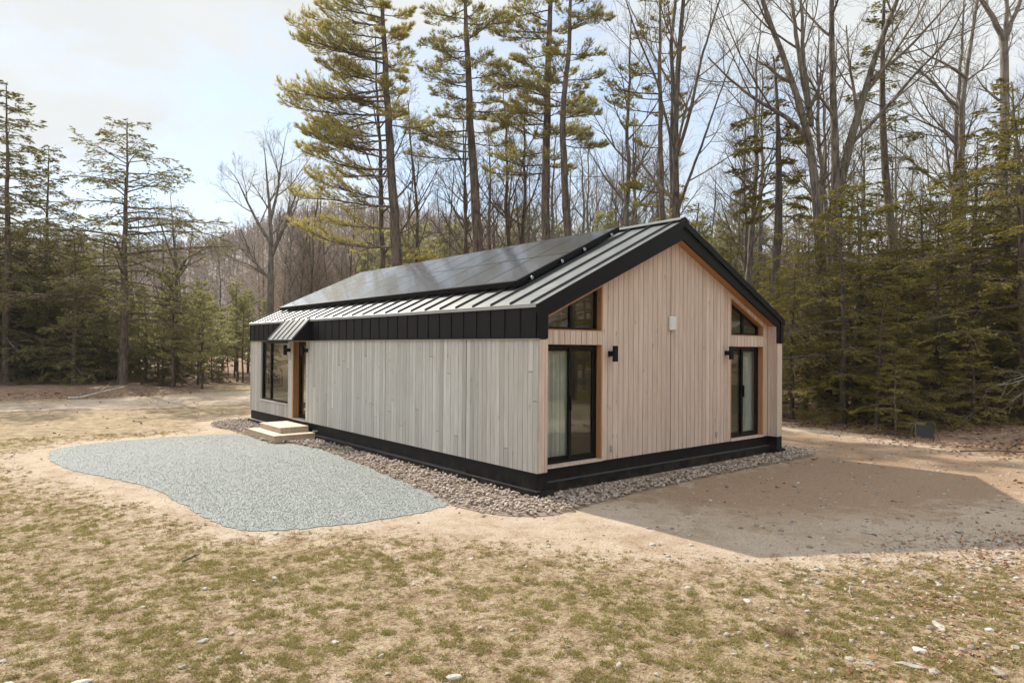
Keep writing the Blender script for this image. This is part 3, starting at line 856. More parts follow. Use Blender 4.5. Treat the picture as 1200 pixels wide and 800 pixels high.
# --- right wall and back wall
mb = MB(); boards(mb, lambda u, d, z: (W - 0.022 - d, u, z), 0.0, L, ZB, cst(ZT - 0.004), 0.118, 0.022, [(9.0, 12.4, cst(0.7), cst(2.28))], joint=0.3)
mb.build('side_wall', M['clad_pale'], cabin)
mb = MB(); boards(mb, lambda u, d, z: (u, L - 0.022 - d, z), 0.03, W - 0.03, ZB, lambda u: min(ZE + SL * min(u, W - u) - 0.05, 9), 0.13, 0.022, [(1.2, 6.2, cst(0.42), cst(2.38))], joint=0.3)
mb.build('rear_wall', M['clad_pink'], cabin)
# --- end boards of the corner returns (front face y=0) and their inner faces
mb = MB()
boards(mb, lambda u, d, z: (u, 0.022 + d, z), 0.024, WW, ZB, cst(ZT - 0.004), 0.062, 0.022, joint=0)
boards(mb, lambda u, d, z: (WW - 0.02 - d, u, z), 0.024, D - 0.001, ZB, cst(ZSI + 0.02), 0.065, 0.022, joint=0)
mb.build('corner_boards', M['clad_pink'], cabin)
mb = MB()
boards(mb, lambda u, d, z: (u, 0.022 + d, z), W - WW, W - 0.024, ZB, cst(ZT - 0.004), 0.062, 0.022, joint=0)
boards(mb, lambda u, d, z: (W - WW + 0.02 + d, u, z), 0.024, D - 0.001, ZB, cst(ZSI + 0.02), 0.065, 0.022, joint=0)
mb.build('corner_boards', M['clad_pink'], cabin)

# --- gable wall at y = D
def sof(u): return ZSI + SS * (min(u, W - u) - WW)
DL = (0.395, 1.685); DR = (W - 1.685, W - 0.395)
ZH, ZS = 2.335, 2.560
def trans_top(u): return sof(u) - 0.085 + 0.0 * u
ops = []
for a, b in (DL, DR):
    ops += [(a, b, cst(-9), cst(ZH)), (a, b, cst(ZS), lambda u: trans_top(u))]
mb = MB()
boards(mb, lambda u, d, z: (u, D + 0.022 + d, z), WW, W - WW, ZB, lambda u: sof(u) + 0.02, 0.131, 0.022, ops, seams=(3.58,), joint=0.0, gap=0.012)
mb.build('gable_wall', M['clad_pink'], cabin, label='pinkish bleached vertical boards of the gable')

# --- hidden structural shell behind the boards (dark sheathing outside, painted inside)
def shell(mb, plane, u0, u1, z0, ztop, opens, thick):
    """full-height pieces left, between and right of openings, plus pieces under / over"""
    cuts = sorted(set([u0, u1] + [v for o in opens for v in o[:2]]))
    for a, b in zip(cuts[:-1], cuts[1:]):
        m = (a + b) / 2; cur0 = lambda u: z0
        segs = [(cst(z0), ztop)]
        for ua, ub, f0, f1 in opens:
            if ua < m < ub:
                new = []
                for lo, hi in segs:
                    if f0(m) > lo(m) + 0.01: new.append((lo, (lambda f, h: lambda u: min(f(u), h(u)))(f0, hi)))
                    if hi(m) > f1(m) + 0.01: new.append(((lambda f, h: lambda u: max(f(u), h(u)))(f1, lo), hi))
                segs = new
        for lo, hi in segs:
            parts = [(a, b)] if not (a < W / 2 < b and ztop(a) != ztop((a + b) / 2)) else [(a, W / 2), (W / 2, b)]
            for p_, q_ in parts:
                mb.hexa([plane(p_, 0, lo(p_)), plane(q_, 0, lo(q_)), plane(q_, thick, lo(q_)), plane(p_, thick, lo(p_))],
                        [plane(p_, 0, hi(p_)), plane(q_, 0, hi(q_)), plane(q_, thick, hi(q_)), plane(p_, thick, hi(p_))])
under = lambda u: ZE + SL * min(u, W - u) - 0.13
for mat, d0, th, nm in ((M['black_wood'], 0.004, 0.02, 'sheathing'), (M['drywall'], 0.16, 0.012, 'inner_lining')):
    mb = MB()
    e = d0 + th + 0.002
    shell(mb, lambda u, d, z: (0.022 + d0 + d, u, z), D + 0.03 + d0, L - 0.03, 0.12, cst(ZE - 0.10), [(WIN[0], WIN[1], cst(WIN[2]), cst(WIN[3] - 0.02)), (DOOR[0], DOOR[1], cst(ZB - 0.01), cst(ZT - 0.02))], th)
    shell(mb, lambda u, d, z: (W - 0.022 - d0 - d, u, z), D + 0.03 + d0, L - 0.03, 0.12, cst(ZE - 0.10), [(9.0, 12.4, cst(0.7), cst(2.28))], th)
    shell(mb, lambda u, d, z: (u, L - 0.022 - d0 - d, z), 0.03 + e, W - 0.03 - e, 0.12, under, [(1.2, 6.2, cst(0.42), cst(2.38))], th)
    shell(mb, lambda u, d, z: (u, D + 0.022 + d0 + d, z), 0.03 + e, W - 0.03 - e, 0.12, lambda u: min(under(u), sof(u) + 0.1),
          [(a, b, cst(ZB + 0.03), cst(ZH)) for a, b in (DL, DR)] + [(a, b, cst(ZS), trans_top) for a, b in (DL, DR)], th)
    mb.build(nm, mat, cabin)
# inside: floor, ceiling, partition
mb = MB(); mb.box(0.2, W - 0.2, D + 0.2, L - 0.2, ZB - 0.08, ZB - 0.02); mb.build('inner_floor', M['inner_floor'], cabin)
mb = MB()
for s in (0, 1):
    f = (lambda x: x) if s == 0 else (lambda x: W - x)
    pts = [(f(0.2), ZE - 0.17 + SL * 0.2), (f(W / 2), ZP - 0.17)]
    (xa, za), (xb, zb_) = pts
    mb.hexa([(xa, D + 0.2, za - 0.02), (xb, D + 0.2, zb_ - 0.02), (xb, L - 0.2, zb_ - 0.02), (xa, L - 0.2, za - 0.02)],
            [(xa, D + 0.2, za), (xb, D + 0.2, zb_), (xb, L - 0.2, zb_), (xa, L - 0.2, za)])
mb.build('ceiling', M['drywall'], cabin)
mb = MB(); mb.box(0.21, W - 0.21, 4.4, 4.5, ZB - 0.02, 2.9); mb.box(3.6, 3.7, 0.5, 4.4, ZB - 0.02, 2.9)
mb.build('partition', M['drywall'], cabin)

# --- roof: metal sheet with standing seams
def roof_pt(x, y, h): return (x, y, ZE + SL * min(x, W - x) + h)
mb = MB(); seam = MB()
OV = 0.045
for s in (0, 1):
    f = (lambda x: x) if s == 0 else (lambda x: W - x)
    def P3(x, y, h): return (f(x), y, ZE + SL * x + h)
    xa = -OV
    b = [P3(xa, -0.03, -0.02), P3(W / 2, -0.03, -0.02), P3(W / 2, L + 0.03, -0.02), P3(xa, L + 0.03, -0.02)]
    t = [P3(xa, -0.03, 0.0), P3(W / 2, -0.03, 0.0), P3(W / 2, L + 0.03, 0.0), P3(xa, L + 0.03, 0.0)]
    mb.hexa(b, t)
    y = 0.15
    while y < L:
        seam.hexa([P3(xa + 0.02, y - 0.008, 0), P3(W / 2 - 0.06, y - 0.008, 0), P3(W / 2 - 0.06, y + 0.008, 0), P3(xa + 0.02, y + 0.008, 0)],
                [P3(xa + 0.02, y - 0.006, 0.038), P3(W / 2 - 0.06, y - 0.006, 0.038), P3(W / 2 - 0.06, y + 0.006, 0.038), P3(xa + 0.02, y + 0.006, 0.038)])
        y += 0.505
roof = mb.build('roof', M['seam_roof'], cabin, label='charcoal standing seam metal roof')
seam.build('standing_seams', M['seam_shaded'], roof)
mb = MB()
for s in (-1, 1):
    mb.hexa([(W / 2, -0.032, ZP + 0.045), (W / 2 + s * 0.16, -0.032, ZP + 0.045 - 0.16 * SL), (W / 2 + s * 0.16, L + 0.03, ZP + 0.045 - 0.16 * SL), (W / 2, L + 0.03, ZP + 0.045)],
            [(W / 2, -0.032, ZP + 0.055), (W / 2 + s * 0.16, -0.032, ZP + 0.055 - 0.16 * SL), (W / 2 + s * 0.16, L + 0.03, ZP + 0.055 - 0.16 * SL), (W / 2, L + 0.03, ZP + 0.055)])
mb.build('ridge_cap', M['seam_roof'], roof)
# eave drip edge, light line under the sheet
dm = plain_mat('pale_drip_edge', (0.42, 0.43, 0.43), 0.4, 0.6, 0.08, 3, 0.02)
for xa, xb in ((-OV - 0.012, -0.034), (W + 0.034, W + OV + 0.012)):
    mb = MB(); mb.box(xa, xb, -0.035, L + 0.035, ZE - 0.075, ZE - 0.032); mb.build('drip_edge', dm, roof)
# black upper band: board and batten panels
for xs, sg in ((0.0, -1), (W, 1)):
    mb = MB()
    a, b = sorted((xs + sg * 0.018, xs - sg * 0.10))
    mb.box(a, b, -0.02, L + 0.02, ZT + 0.012, ZE - 0.03)
    y = 0.02
    while y < L:
        a2, b2 = sorted((xs + sg * 0.018, xs + sg * 0.030))
        mb.box(a2, b2, y, y + 0.022, ZT + 0.013, ZE - 0.035); y += 0.38
    mb.box(*sorted((xs + sg * 0.020, xs + sg * 0.046)), -0.022, L + 0.022, ZT + 0.006, ZT + 0.030)
    mb.build('upper_band', M['black_metal'], cabin, label='black battened band under the eave')
mb = MB(); mb.box(-0.040, 0.02, -0.024, L, ZT - 0.003, ZT + 0.005); mb.build('band_flashing', M['silver'], cabin)
mb = MB(); mb.box(W - 0.02, W + 0.040, -0.024, L, ZT - 0.003, ZT + 0.005); mb.build('band_flashing', M['silver'], cabin)
# barge boards on the gable: black pentagon band in two layers
def band(y0, y1, top_off, bot_fn, xin, mbx):
    for s in (0, 1):
        f = (lambda x: x) if s == 0 else (lambda x: W - x)
        xs = [-0.02 if True else 0, xin, W / 2]
        for a, b in ((xs[0], xs[1]), (xs[1], xs[2])):
            za, zb2 = ZE + SL * a + top_off, ZE + SL * b + top_off
            la, lb = (bot_fn(a), bot_fn(b))
            v = [(f(a), y0, la), (f(b), y0, lb), (f(b), y1, lb), (f(a), y1, la)], [(f(a), y0, za), (f(b), y0, zb2), (f(b), y1, zb2), (f(a), y1, za)]
            mbx.hexa(*v)
mb = MB()
def bot1(x): return ZSI + SS * (x - WW) if x >= WW - 1e-6 else ZT + 0.012
mb2 = MB()
for s in (0, 1):
    f = (lambda x: x) if s == 0 else (lambda x: W - x)
    a, b = -0.018, WW
    mb.hexa([(f(a), 0.0, ZT + 0.012), (f(b), 0.0, ZT + 0.012), (f(b), 0.05, ZT + 0.012), (f(a), 0.05, ZT + 0.012)],
            [(f(a), 0.0, ZE + SL * a - 0.022), (f(b), 0.0, ZE + SL * b - 0.022), (f(b), 0.05, ZE + SL * b - 0.022), (f(a), 0.05, ZE + SL * a - 0.022)])
    a, b = WW, W / 2
    mb.hexa([(f(a), 0.0, bot1(a)), (f(b), 0.0, bot1(b)), (f(b), 0.05, bot1(b)), (f(a), 0.05, bot1(a))],
            [(f(a), 0.0, ZE + SL * a - 0.022), (f(b), 0.0, ZE + SL * b - 0.022), (f(b), 0.05, ZE + SL * b - 0.022), (f(a), 0.05, ZE + SL * a - 0.022)])
    a, b = -OV - 0.012, W / 2
    mb2.hexa([(f(a), -0.036, ZE + SL * a - 0.135), (f(b), -0.036, ZE + SL * b - 0.135), (f(b), -0.004, ZE + SL * b - 0.135), (f(a), -0.004, ZE + SL * a - 0.135)],
             [(f(a), -0.036, ZE + SL * a - 0.004), (f(b), -0.036, ZE + SL * b - 0.004), (f(b), -0.004, ZE + SL * b - 0.004), (f(a), -0.004, ZE + SL * a - 0.004)])
mb.build('barge_board', M['black_metal'], cabin)
mb2.build('verge_trim', M['black_metal'], cabin)
# soffit between barge board and gable wall
mb = MB()
for s in (0, 1):
    f = (lambda x: x) if s == 0 else (lambda x: W - x)
    n = 3
    for i in range(n):
        y0, y1 = 0.051 + (D - 0.052) * i / n + 0.002, 0.051 + (D - 0.052) * (i + 1) / n - 0.002
        a, b = WW, W / 2
        mb.hexa([(f(a), y0, bot1(a) + 0.002), (f(b), y0, bot1(b) + 0.002), (f(b), y1, bot1(b) + 0.002), (f(a), y1, bot1(a) + 0.002)],
                [(f(a), y0, bot1(a) + 0.02), (f(b), y0, bot1(b) + 0.02), (f(b), y1, bot1(b) + 0.02), (f(a), y1, bot1(a) + 0.02)], tone=rb.random())
mb.build('soffit', M['cedar'], cabin)
mb = MB()                                                   # roof deck that closes the space above the soffit
for s in (0, 1):
    f = (lambda x: x) if s == 0 else (lambda x: W - x)
    a, b = 0.03, W / 2
    mb.hexa([(f(a), 0.052, ZE + SL * a - 0.10), (f(b), 0.052, ZE + SL * b - 0.10), (f(b), L - 0.01, ZE + SL * b - 0.10), (f(a), L - 0.01, ZE + SL * a - 0.10)],
            [(f(a), 0.052, ZE + SL * a - 0.03), (f(b), 0.052, ZE + SL * b - 0.03), (f(b), L - 0.01, ZE + SL * b - 0.03), (f(a), L - 0.01, ZE + SL * a - 0.03)])
mb.build('roof_deck', M['black_wood'], cabin)

# --- plinth and footing
mb = MB()
z1 = ZB - 0.004
mo_ = MB(); mo_.box(0.035, 0.075, 1.905, L - 0.05, 0.02, z1); mo_.build('plinth', M['old_black'], cabin, label='weathered olive black stretch of the plinth')
#             # long side, set back a little
mb.box(0.000, 0.045, 0.02, 1.85, 0.02, z1); mb.box(0.02, 0.06, 1.80, 1.90, 0.03, z1 - 0.003)
mb.box(0.002, WW, 0.004, 0.05, 0.02, z1); mb.box(WW - 0.045, WW - 0.001, 0.051, D + 0.0, 0.02, z1)
mb.box(WW - 0.02, W - WW + 0.02, D + 0.012, D + 0.05, 0.02, z1)
mb.box(W - WW, W - 0.002, 0.004, 0.05, 0.02, z1); mb.box(W - WW + 0.001, W - WW + 0.045, 0.051, D, 0.02, z1)
mb.box(W - 0.06, W - 0.01, 0.051, L - 0.05, 0.02, z1); mb.box(0.08, W - 0.08, L - 0.06, L - 0.02, 0.02, z1)
mb.build('plinth', M['black_wood'], cabin)
mb = MB()
yy = -0.05
for y1_ in (1.9, 4.4, 7.1, 9.6, L):
    mb.box(-0.06, 0.03, yy, y1_ - 0.006, -0.05, 0.088 + rb.uniform(-0.004, 0.004)); yy = y1_
mb.box(0.032, WW + 0.10, -0.052, 0.002, -0.05, 0.086)
for xa, xb in ((WW + 0.004, 3.8), (3.806, W - WW)): mb.box(xa, xb, D - 0.075, D + 0.010, -0.05, 0.150)
mb.box(W - WW - 0.02, W + 0.055, -0.052, 0.002, -0.05, 0.086); mb.box(W - 0.008, W + 0.055, 0.004, L, -0.05, 0.088)
mb.build('footing_board', M['black_wood'], cabin, label='weathered black skirting boards on the stones')
ledge = plain_mat('skylit_ledge', (0.06, 0.06, 0.056), 0.6, 0, 0.4, 4, 0.1)  # lighter grey paints the sky highlight along the ledge top
mb = MB(); mb.box(-0.064, 0.034, -0.05, L, 0.094, 0.102); mb.build('ledge_highlight', ledge, cabin)
mb = MB(); mb.box(WW + 0.004, W - WW, D - 0.079, D + 0.011, 0.151, 0.159); mb.build('ledge_highlight', ledge, cabin)
mb = MB(); mb.cyl((-0.09, 8.12, 0.19), (0.04, 8.12, 0.19), 0.025); mb.build('drain_pipe', M['grey_plastic'], cabin)

# --- glazing helpers
def frame_rect(name, parent, axis, pos, u0, u1, z0, z1, fw, depth, mull=(), ztop=None):
    """frame in a plane: axis 'y' means the plane y = pos (u is x); axis 'x' means x = pos (u is y). ztop(u) for sloping head"""
    zt = ztop or cst(z1); mbf = MB()
    pt = (lambda u, d, z: (u, pos + d, z)) if axis == 'y' else (lambda u, d, z: (pos + d, u, z))
    def pr(ua, ub, fa, fb, ga, gb):
        mbf.hexa([pt(ua, 0, fa), pt(ub, 0, fb), pt(ub, depth, fb), pt(ua, depth, fa)], [pt(ua, 0, ga), pt(ub, 0, gb), pt(ub, depth, gb), pt(ua, depth, ga)])
    pr(u0, u1, z0, z0, z0 + fw, z0 + fw)
    pr(u0, u1, zt(u0) - fw, zt(u1) - fw, zt(u0), zt(u1))
    for ua, ub in [(u0, u0 + fw), (u1 - fw, u1)] + [(m - w / 2, m + w / 2) for m, w in mull]:
        a, b = zt(ua) - fw, zt(ub) - fw
        if max(a, b) > z0 + fw + 0.004: pr(ua, ub, z0 + fw + 0.0005, z0 + fw + 0.0005, max(a, z0 + fw + 0.001) - 0.0005, max(b, z0 + fw + 0.001) - 0.0005)
    return mbf.build(name, M['frame'], parent)
def pane_rect(parent, axis, pos, u0, u1, z0, z1, ztop=None):
    zt = ztop or cst(z1); m_ = MB()
    pt = (lambda u, d, z: (u, pos + d, z)) if axis == 'y' else (lambda u, d, z: (pos + d, u, z))
    m_.hexa([pt(u0, 0, z0), pt(u1, 0, z0), pt(u1, 0.006, z0), pt(u0, 0.006, z0)], [pt(u0, 0, zt(u0)), pt(u1, 0, zt(u1)), pt(u1, 0.006, zt(u1)), pt(u0, 0.006, zt(u0))])
    return m_.build('pane', M['glass'], parent)

for k, (a, b) in enumerate((DL, DR)):
    # patio door: cedar reveal, black frame, two leaves
    yg = D + 0.11
    z0 = ZB + 0.035
    dr = frame_rect('patio_door', cabin, 'y', yg, a + 0.026, b - 0.026, z0, ZH - 0.004, 0.045, 0.07)
    mid = (a + b) / 2
    for (u0, u1, off) in ((a + 0.072, mid + 0.035, 0.040), (mid - 0.035, b - 0.072, 0.008)):
        lf = frame_rect('sliding_leaf', dr, 'y', yg + off, u0, u1, z0 + 0.047, ZH - 0.051, 0.058, 0.028)
        pane_rect(dr, 'y', yg + off + 0.010, u0 + 0.058, u1 - 0.058, z0 + 0.105, ZH - 0.109)
    mh = MB(); xh = mid - 0.012 if k == 0 else mid + 0.012
    mh.box(xh - 0.008, xh + 0.008, yg - 0.03, yg + 0.007, 1.25, 1.50); mh.build('handle', M['frame'], dr)
    mr = MB()
    for u0, u1 in ((a + 0.001, a + 0.025), (b - 0.025, b - 0.001)): mr.box(u0, u1, D + 0.001, yg + 0.07, ZB + 0.034, ZH - 0.001)
    mr.box(a + 0.026, b - 0.026, D + 0.003, yg + 0.068, ZH - 0.003, ZH - 0.0005)
    mr.build('door_reveal', M['cedar'], cabin)
    ms = MB(); ms.box(a - 0.002, b + 0.002, D - 0.022, yg + 0.07, ZB - 0.003, ZB + 0.033, 0.6); ms.build('door_sill', M['clad_pink'], cabin)
    # sloping transom window
    tt = trans_top
    mull_u = mid
    tw = frame_rect('transom_window', cabin, 'y', yg, a + 0.026, b - 0.026, ZS + 0.022, 0, 0.036, 0.06, mull=((mull_u, 0.055),), ztop=lambda u: trans_top(u) - 0.024)
    pane_rect(tw, 'y', yg + 0.025, a + 0.05, b - 0.05, ZS + 0.05, 0, ztop=lambda u: trans_top(u) - 0.05)
    mr = MB()
    for u0, u1 in ((a + 0.001, a + 0.025), (b - 0.025, b - 0.001)):
        mr.hexa([(u0, D + 0.001, ZS + 0.001), (u1, D + 0.001, ZS + 0.001), (u1, yg + 0.06, ZS + 0.001), (u0, yg + 0.06, ZS + 0.001)],
                [(u0, D + 0.001, tt(u0) - 0.001), (u1, D + 0.001, tt(u1) - 0.001), (u1, yg + 0.06, tt(u1) - 0.001), (u0, yg + 0.06, tt(u0) - 0.001)])
    u0, u1 = a + 0.026, b - 0.026
    mr.box(u0, u1, D + 0.001, yg + 0.06, ZS + 0.001, ZS + 0.020)
    mr.hexa([(u0, D + 0.001, tt(u0) - 0.022), (u1, D + 0.001, tt(u1) - 0.022), (u1, yg + 0.06, tt(u1) - 0.022), (u0, yg + 0.06, tt(u0) - 0.022)],
            [(u0, D + 0.001, tt(u0) - 0.001), (u1, D + 0.001, tt(u1) - 0.001), (u1, yg + 0.06, tt(u1) - 0.001), (u0, yg + 0.06, tt(u0) - 0.001)])
    mr.build('transom_reveal', M['cedar'], cabin)

rw = frame_rect('added_rear_window', cabin, 'y', L - 0.09, 1.21, 6.19, 0.43, 2.37, 0.05, 0.06, mull=((2.86, 0.05), (4.52, 0.05)))  # unseen window, added to light the room inside
pane_rect(rw, 'y', L - 0.06, 1.26, 6.14, 0.48, 2.32)
added_win = frame_rect('window', cabin, 'x', W - 0.12, 9.02, 12.38, 0.72, 2.27, 0.05, 0.06, mull=((10.7, 0.05),))  # unseen right-wall window, added to bring daylight indoors
pane_rect(added_win, 'x', W - 0.09, 9.07, 12.33, 0.77, 2.22)
# big window in the long wall
wn_ = frame_rect('window', cabin, 'x', 0.035, WIN[0] + 0.02, WIN[1] - 0.02, WIN[2] + 0.032, WIN[3] - 0.004, 0.045, 0.075, mull=((11.36, 0.055),), )
pane_rect(wn_, 'x', 0.065, WIN[0] + 0.05, 11.34, WIN[2] + 0.06, WIN[3] - 0.03)
pane_rect(wn_, 'x', 0.075, 11.38, WIN[1] - 0.05, WIN[2] + 0.06, WIN[3] - 0.03)
ms = MB(); ms.box(-0.028, 0.11, WIN[0] - 0.01, WIN[1] + 0.01, WIN[2] + 0.002, WIN[2] + 0.030, 0.75)
ms.box(0.024, 0.12, WIN[0] + 0.001, WIN[0] + 0.019, WIN[2] + 0.031, WIN[3] - 0.002); ms.box(0.024, 0.12, WIN[1] - 0.019, WIN[1] - 0.001, WIN[2] + 0.031, WIN[3] - 0.002)
ms.build('window_sill', M['clad_pale'], wn_)
# recessed entry: cedar jamb, glazed door
mr = MB()
mr.box(0.0225, 0.30, DOOR[1] - 0.024, DOOR[1] - 0.001, ZB, ZT - 0.002, 0.15); mr.box(-0.004, 0.021, DOOR[1] - 0.050, DOOR[1] + 0.0, ZB, ZT - 0.002, 0.25)
mr.box(0.0225, 0.30, DOOR[0] + 0.001, DOOR[0] + 0.024, ZB, ZT - 0.002, 0.15)
mr.box(0.0225, 0.30, DOOR[0] + 0.025, DOOR[1] - 0.025, ZT - 0.020, ZT - 0.002, 0.2)
mr.build('door_jamb', M['cedar'], cabin, label='orange cedar jamb of the entry door')
ed = frame_rect('entry_door', cabin, 'x', 0.16, DOOR[0] + 0.025, DOOR[1] - 0.025, ZB + 0.03, ZT - 0.022, 0.095, 0.055)
pane_rect(ed, 'x', 0.185, DOOR[0] + 0.115, DOOR[1] - 0.115, ZB + 0.12, ZT - 0.11)
mh = MB(); mh.cyl((0.10, 9.52, 1.35), (0.16, 9.52, 1.35), 0.012); mh.cyl((0.105, 9.52, 1.35), (0.105, 9.40, 1.35), 0.010); mh.build('handle', M['frame'], ed)
ms = MB(); ms.box(-0.02, 0.24, DOOR[0] + 0.002, DOOR[1] - 0.002, ZB - 0.003, ZB + 0.028, 0.6); ms.build('door_sill', M['clad_pale'], cabin)

# --- little awning over the entry
aw = MB()
ya, yb = 8.46, 10.12
za, zb_, xo = 2.965, 2.44, -0.50
aw.hexa([(-0.036, ya, za - 0.02), (-0.036, yb, za - 0.02), (xo, yb, zb_ - 0.02), (xo, ya, zb_ - 0.02)], [(-0.036, ya, za), (-0.036, yb, za), (xo, yb, zb_), (xo, ya, zb_)])
for i in range(6):
    y = ya + 0.01 + (yb - ya - 0.03) * i / 5
    aw.hexa([(-0.036, y, za), (-0.036, y + 0.014, za), (xo, y + 0.014, zb_), (xo, y, zb_)], [(-0.036, y, za + 0.03), (-0.036, y + 0.014, za + 0.03), (xo, y + 0.014, zb_ + 0.03), (xo, y, zb_ + 0.03)])
awn = aw.build('awning', M['seam_roof'], cabin, label='small sloping metal awning over the entry')
mc = MB()
for y0, y1 in ((ya + 0.002, ya + 0.03), (yb - 0.03, yb - 0.002)):
    mc.add([(-0.037, y0, 2.935), (-0.037, y0, 2.43), (xo + 0.02, y0, 2.43), (-0.037, y1, 2.935), (-0.037, y1, 2.43), (xo + 0.02, y1, 2.43)],
           [(0, 1, 4, 3), (1, 2, 5, 4), (2, 0, 3, 5)], [(0, 2, 1), (3, 4, 5)])
mc.box(xo - 0.006, xo + 0.016, ya, yb, 2.395, zb_ - 0.022)
mc.box(xo + 0.018, -0.048, ya + 0.032, yb - 0.032, 2.415, 2.432)
mc.build('awning_cheek', M['black_metal'], awn)

# --- solar panels
NX, NY = 2, 11
x0s, x1s, y0s, y1s, hh = 0.70, 3.34, 1.30, 12.32, 0.15
ca = math.cos(math.atan(SL)); sa = math.sin(math.atan(SL))
def rp_(x, y, h): return (x - h * sa, y, ZE + SL * x + h * ca)
dx, dy = (x1s - x0s) / NX, (y1s - y0s) / NY
for j in range(NY):
    for i in range(NX):
        a, b = x0s + dx * i + 0.006, x0s + dx * (i + 1) - 0.006
        c, d = y0s + dy * j + 0.006, y0s + dy * (j + 1) - 0.006
        mp_ = MB(); e = 0.014
        mp_.hexa([rp_(a, c, hh - 0.035), rp_(b, c, hh - 0.035), rp_(b, d, hh - 0.035), rp_(a, d, hh - 0.035)], [rp_(a, c, hh - 0.002), rp_(b, c, hh - 0.002), rp_(b, d, hh - 0.002), rp_(a, d, hh - 0.002)])
        for q in ((a, a + e, c, d), (b - e, b, c, d), (a + e, b - e, c, c + e), (a + e, b - e, d - e, d)):
            mp_.hexa([rp_(q[0], q[2], hh - 0.002), rp_(q[1], q[2], hh - 0.002), rp_(q[1], q[3], hh - 0.002), rp_(q[0], q[3], hh - 0.002)],
                     [rp_(q[0], q[2], hh + 0.002), rp_(q[1], q[2], hh + 0.002), rp_(q[1], q[3], hh + 0.002), rp_(q[0], q[3], hh + 0.002)])
        po = mp_.build('solar_panel', M['frame'], roof)
        mg = MB()
        mg.hexa([rp_(a + e, c + e, hh - 0.0019), rp_(b - e, c + e, hh - 0.0019), rp_(b - e, d - e, hh - 0.0019), rp_(a + e, d - e, hh - 0.0019)],
                [rp_(a + e, c + e, hh + 0.0005), rp_(b - e, c + e, hh + 0.0005), rp_(b - e, d - e, hh + 0.0005), rp_(a + e, d - e, hh + 0.0005)])
        me_ = mg.me('solar_cells', M['solar'])
        po.data.materials.append(M['solar'])
        # glass laid into the same panel mesh
        n0 = len(po.data.polygons)
        import bmesh as _b
        bm = _b.new(); bm.from_mesh(po.data); k0 = len(bm.faces); bm.from_mesh(me_); bm.faces.ensure_lookup_table()
        for fi in range(k0, len(bm.faces)): bm.faces[fi].material_index = 1
        bm.to_mesh(po.data); bm.free()
for i, x in enumerate((0.98, 1.72, 2.30, 3.06)):
    mr = MB()
    mr.hexa([rp_(x - 0.02, y0s - 0.07, 0.055), rp_(x + 0.02, y0s - 0.07, 0.055), rp_(x + 0.02, y1s + 0.07, 0.055), rp_(x - 0.02, y1s + 0.07, 0.055)],
            [rp_(x - 0.02, y0s - 0.07, 0.112), rp_(x + 0.02, y0s - 0.07, 0.112), rp_(x + 0.02, y1s + 0.07, 0.112), rp_(x - 0.02, y1s + 0.07, 0.112)])
    rl = mr.build('mounting_rail', M['frame'], roof)
    mk = MB(); c0 = Vector(rp_(x, y0s - 0.072, 0.085)); mk.cyl(c0, c0 + Vector((0, -0.012, 0)), 0.032, k=14); mk.build('rail_cap', M['silver'], rl)
mk = MB()                                                   # black skirt round the array
for (xa, xb, ya_, yb_) in ((x0s - 0.02, x0s - 0.004, y0s, y1s), (x0s - 0.02, x1s, y0s - 0.03, y0s - 0.010)):
    mk.hexa([rp_(xa, ya_, 0.045), rp_(xb, ya_, 0.045), rp_(xb, yb_, 0.045), rp_(xa, yb_, 0.045)], [rp_(xa, ya_, hh), rp_(xb, ya_, hh), rp_(xb, yb_, hh), rp_(xa, yb_, hh)])
mk.build('array_skirt', M['frame'], roof)

# --- wall lamps, vent box, outlet covers
def wall_lamp(px, py, pz, nx, ny, label):
    m1 = MB(); m1.box(*sorted((px - 0.035 * abs(ny), px + 0.035 * abs(ny) + nx * 0.10)), *sorted((py - 0.035 * abs(nx), py + 0.035 * abs(nx) + ny * 0.10)), pz - 0.045, pz + 0.045)
    o = m1.build('wall_lamp', M['frame'], cabin, label=label)
    c = Vector((px + nx * 0.135, py + ny * 0.135, pz)); m2 = MB(); m2.cyl(c - Vector((0, 0, 0.135)), c + Vector((0, 0, 0.135)), 0.048, k=20); m2.build('lamp_tube', M['frame'], o)
wall_lamp(1.86, D - 0.001, 2.185, 0, -1, 'black up and down lamp right of the left patio door')
wall_lamp(5.42, D - 0.001, 2.20, 0, -1, 'black up and down lamp beside the right patio door')
wall_lamp(-0.001, 9.84, 2.17, -1, 0, 'black up and down lamp between the window and the entry')
wall_lamp(-0.001, 8.70, 2.17, -1, 0, 'black up and down lamp right of the entry')
mv = MB(); mv.box(3.49, 3.67, D - 0.075, D - 0.001, 2.62, 2.885); vb = mv.build('vent_box', M['white_plastic'], cabin, bevel=0.02, label='small white box at the centre of the gable')
for x, z in ((1.92, 0.545), (5.09, 0.54)):
    mo = MB(); mo.box(x - 0.035, x + 0.035, D - 0.016, D - 0.001, z - 0.055, z + 0.055); mo.box(x - 0.02, x + 0.02, D - 0.026, D - 0.017, z - 0.04, z + 0.02)
    mo.build('outlet_cover', M['grey_plastic'], cabin)
mo = MB(); mo.box(-0.018, -0.001, 8.66, 8.73, 0.50, 0.62); mo.build('outlet_cover', M['white_plastic'], cabin)

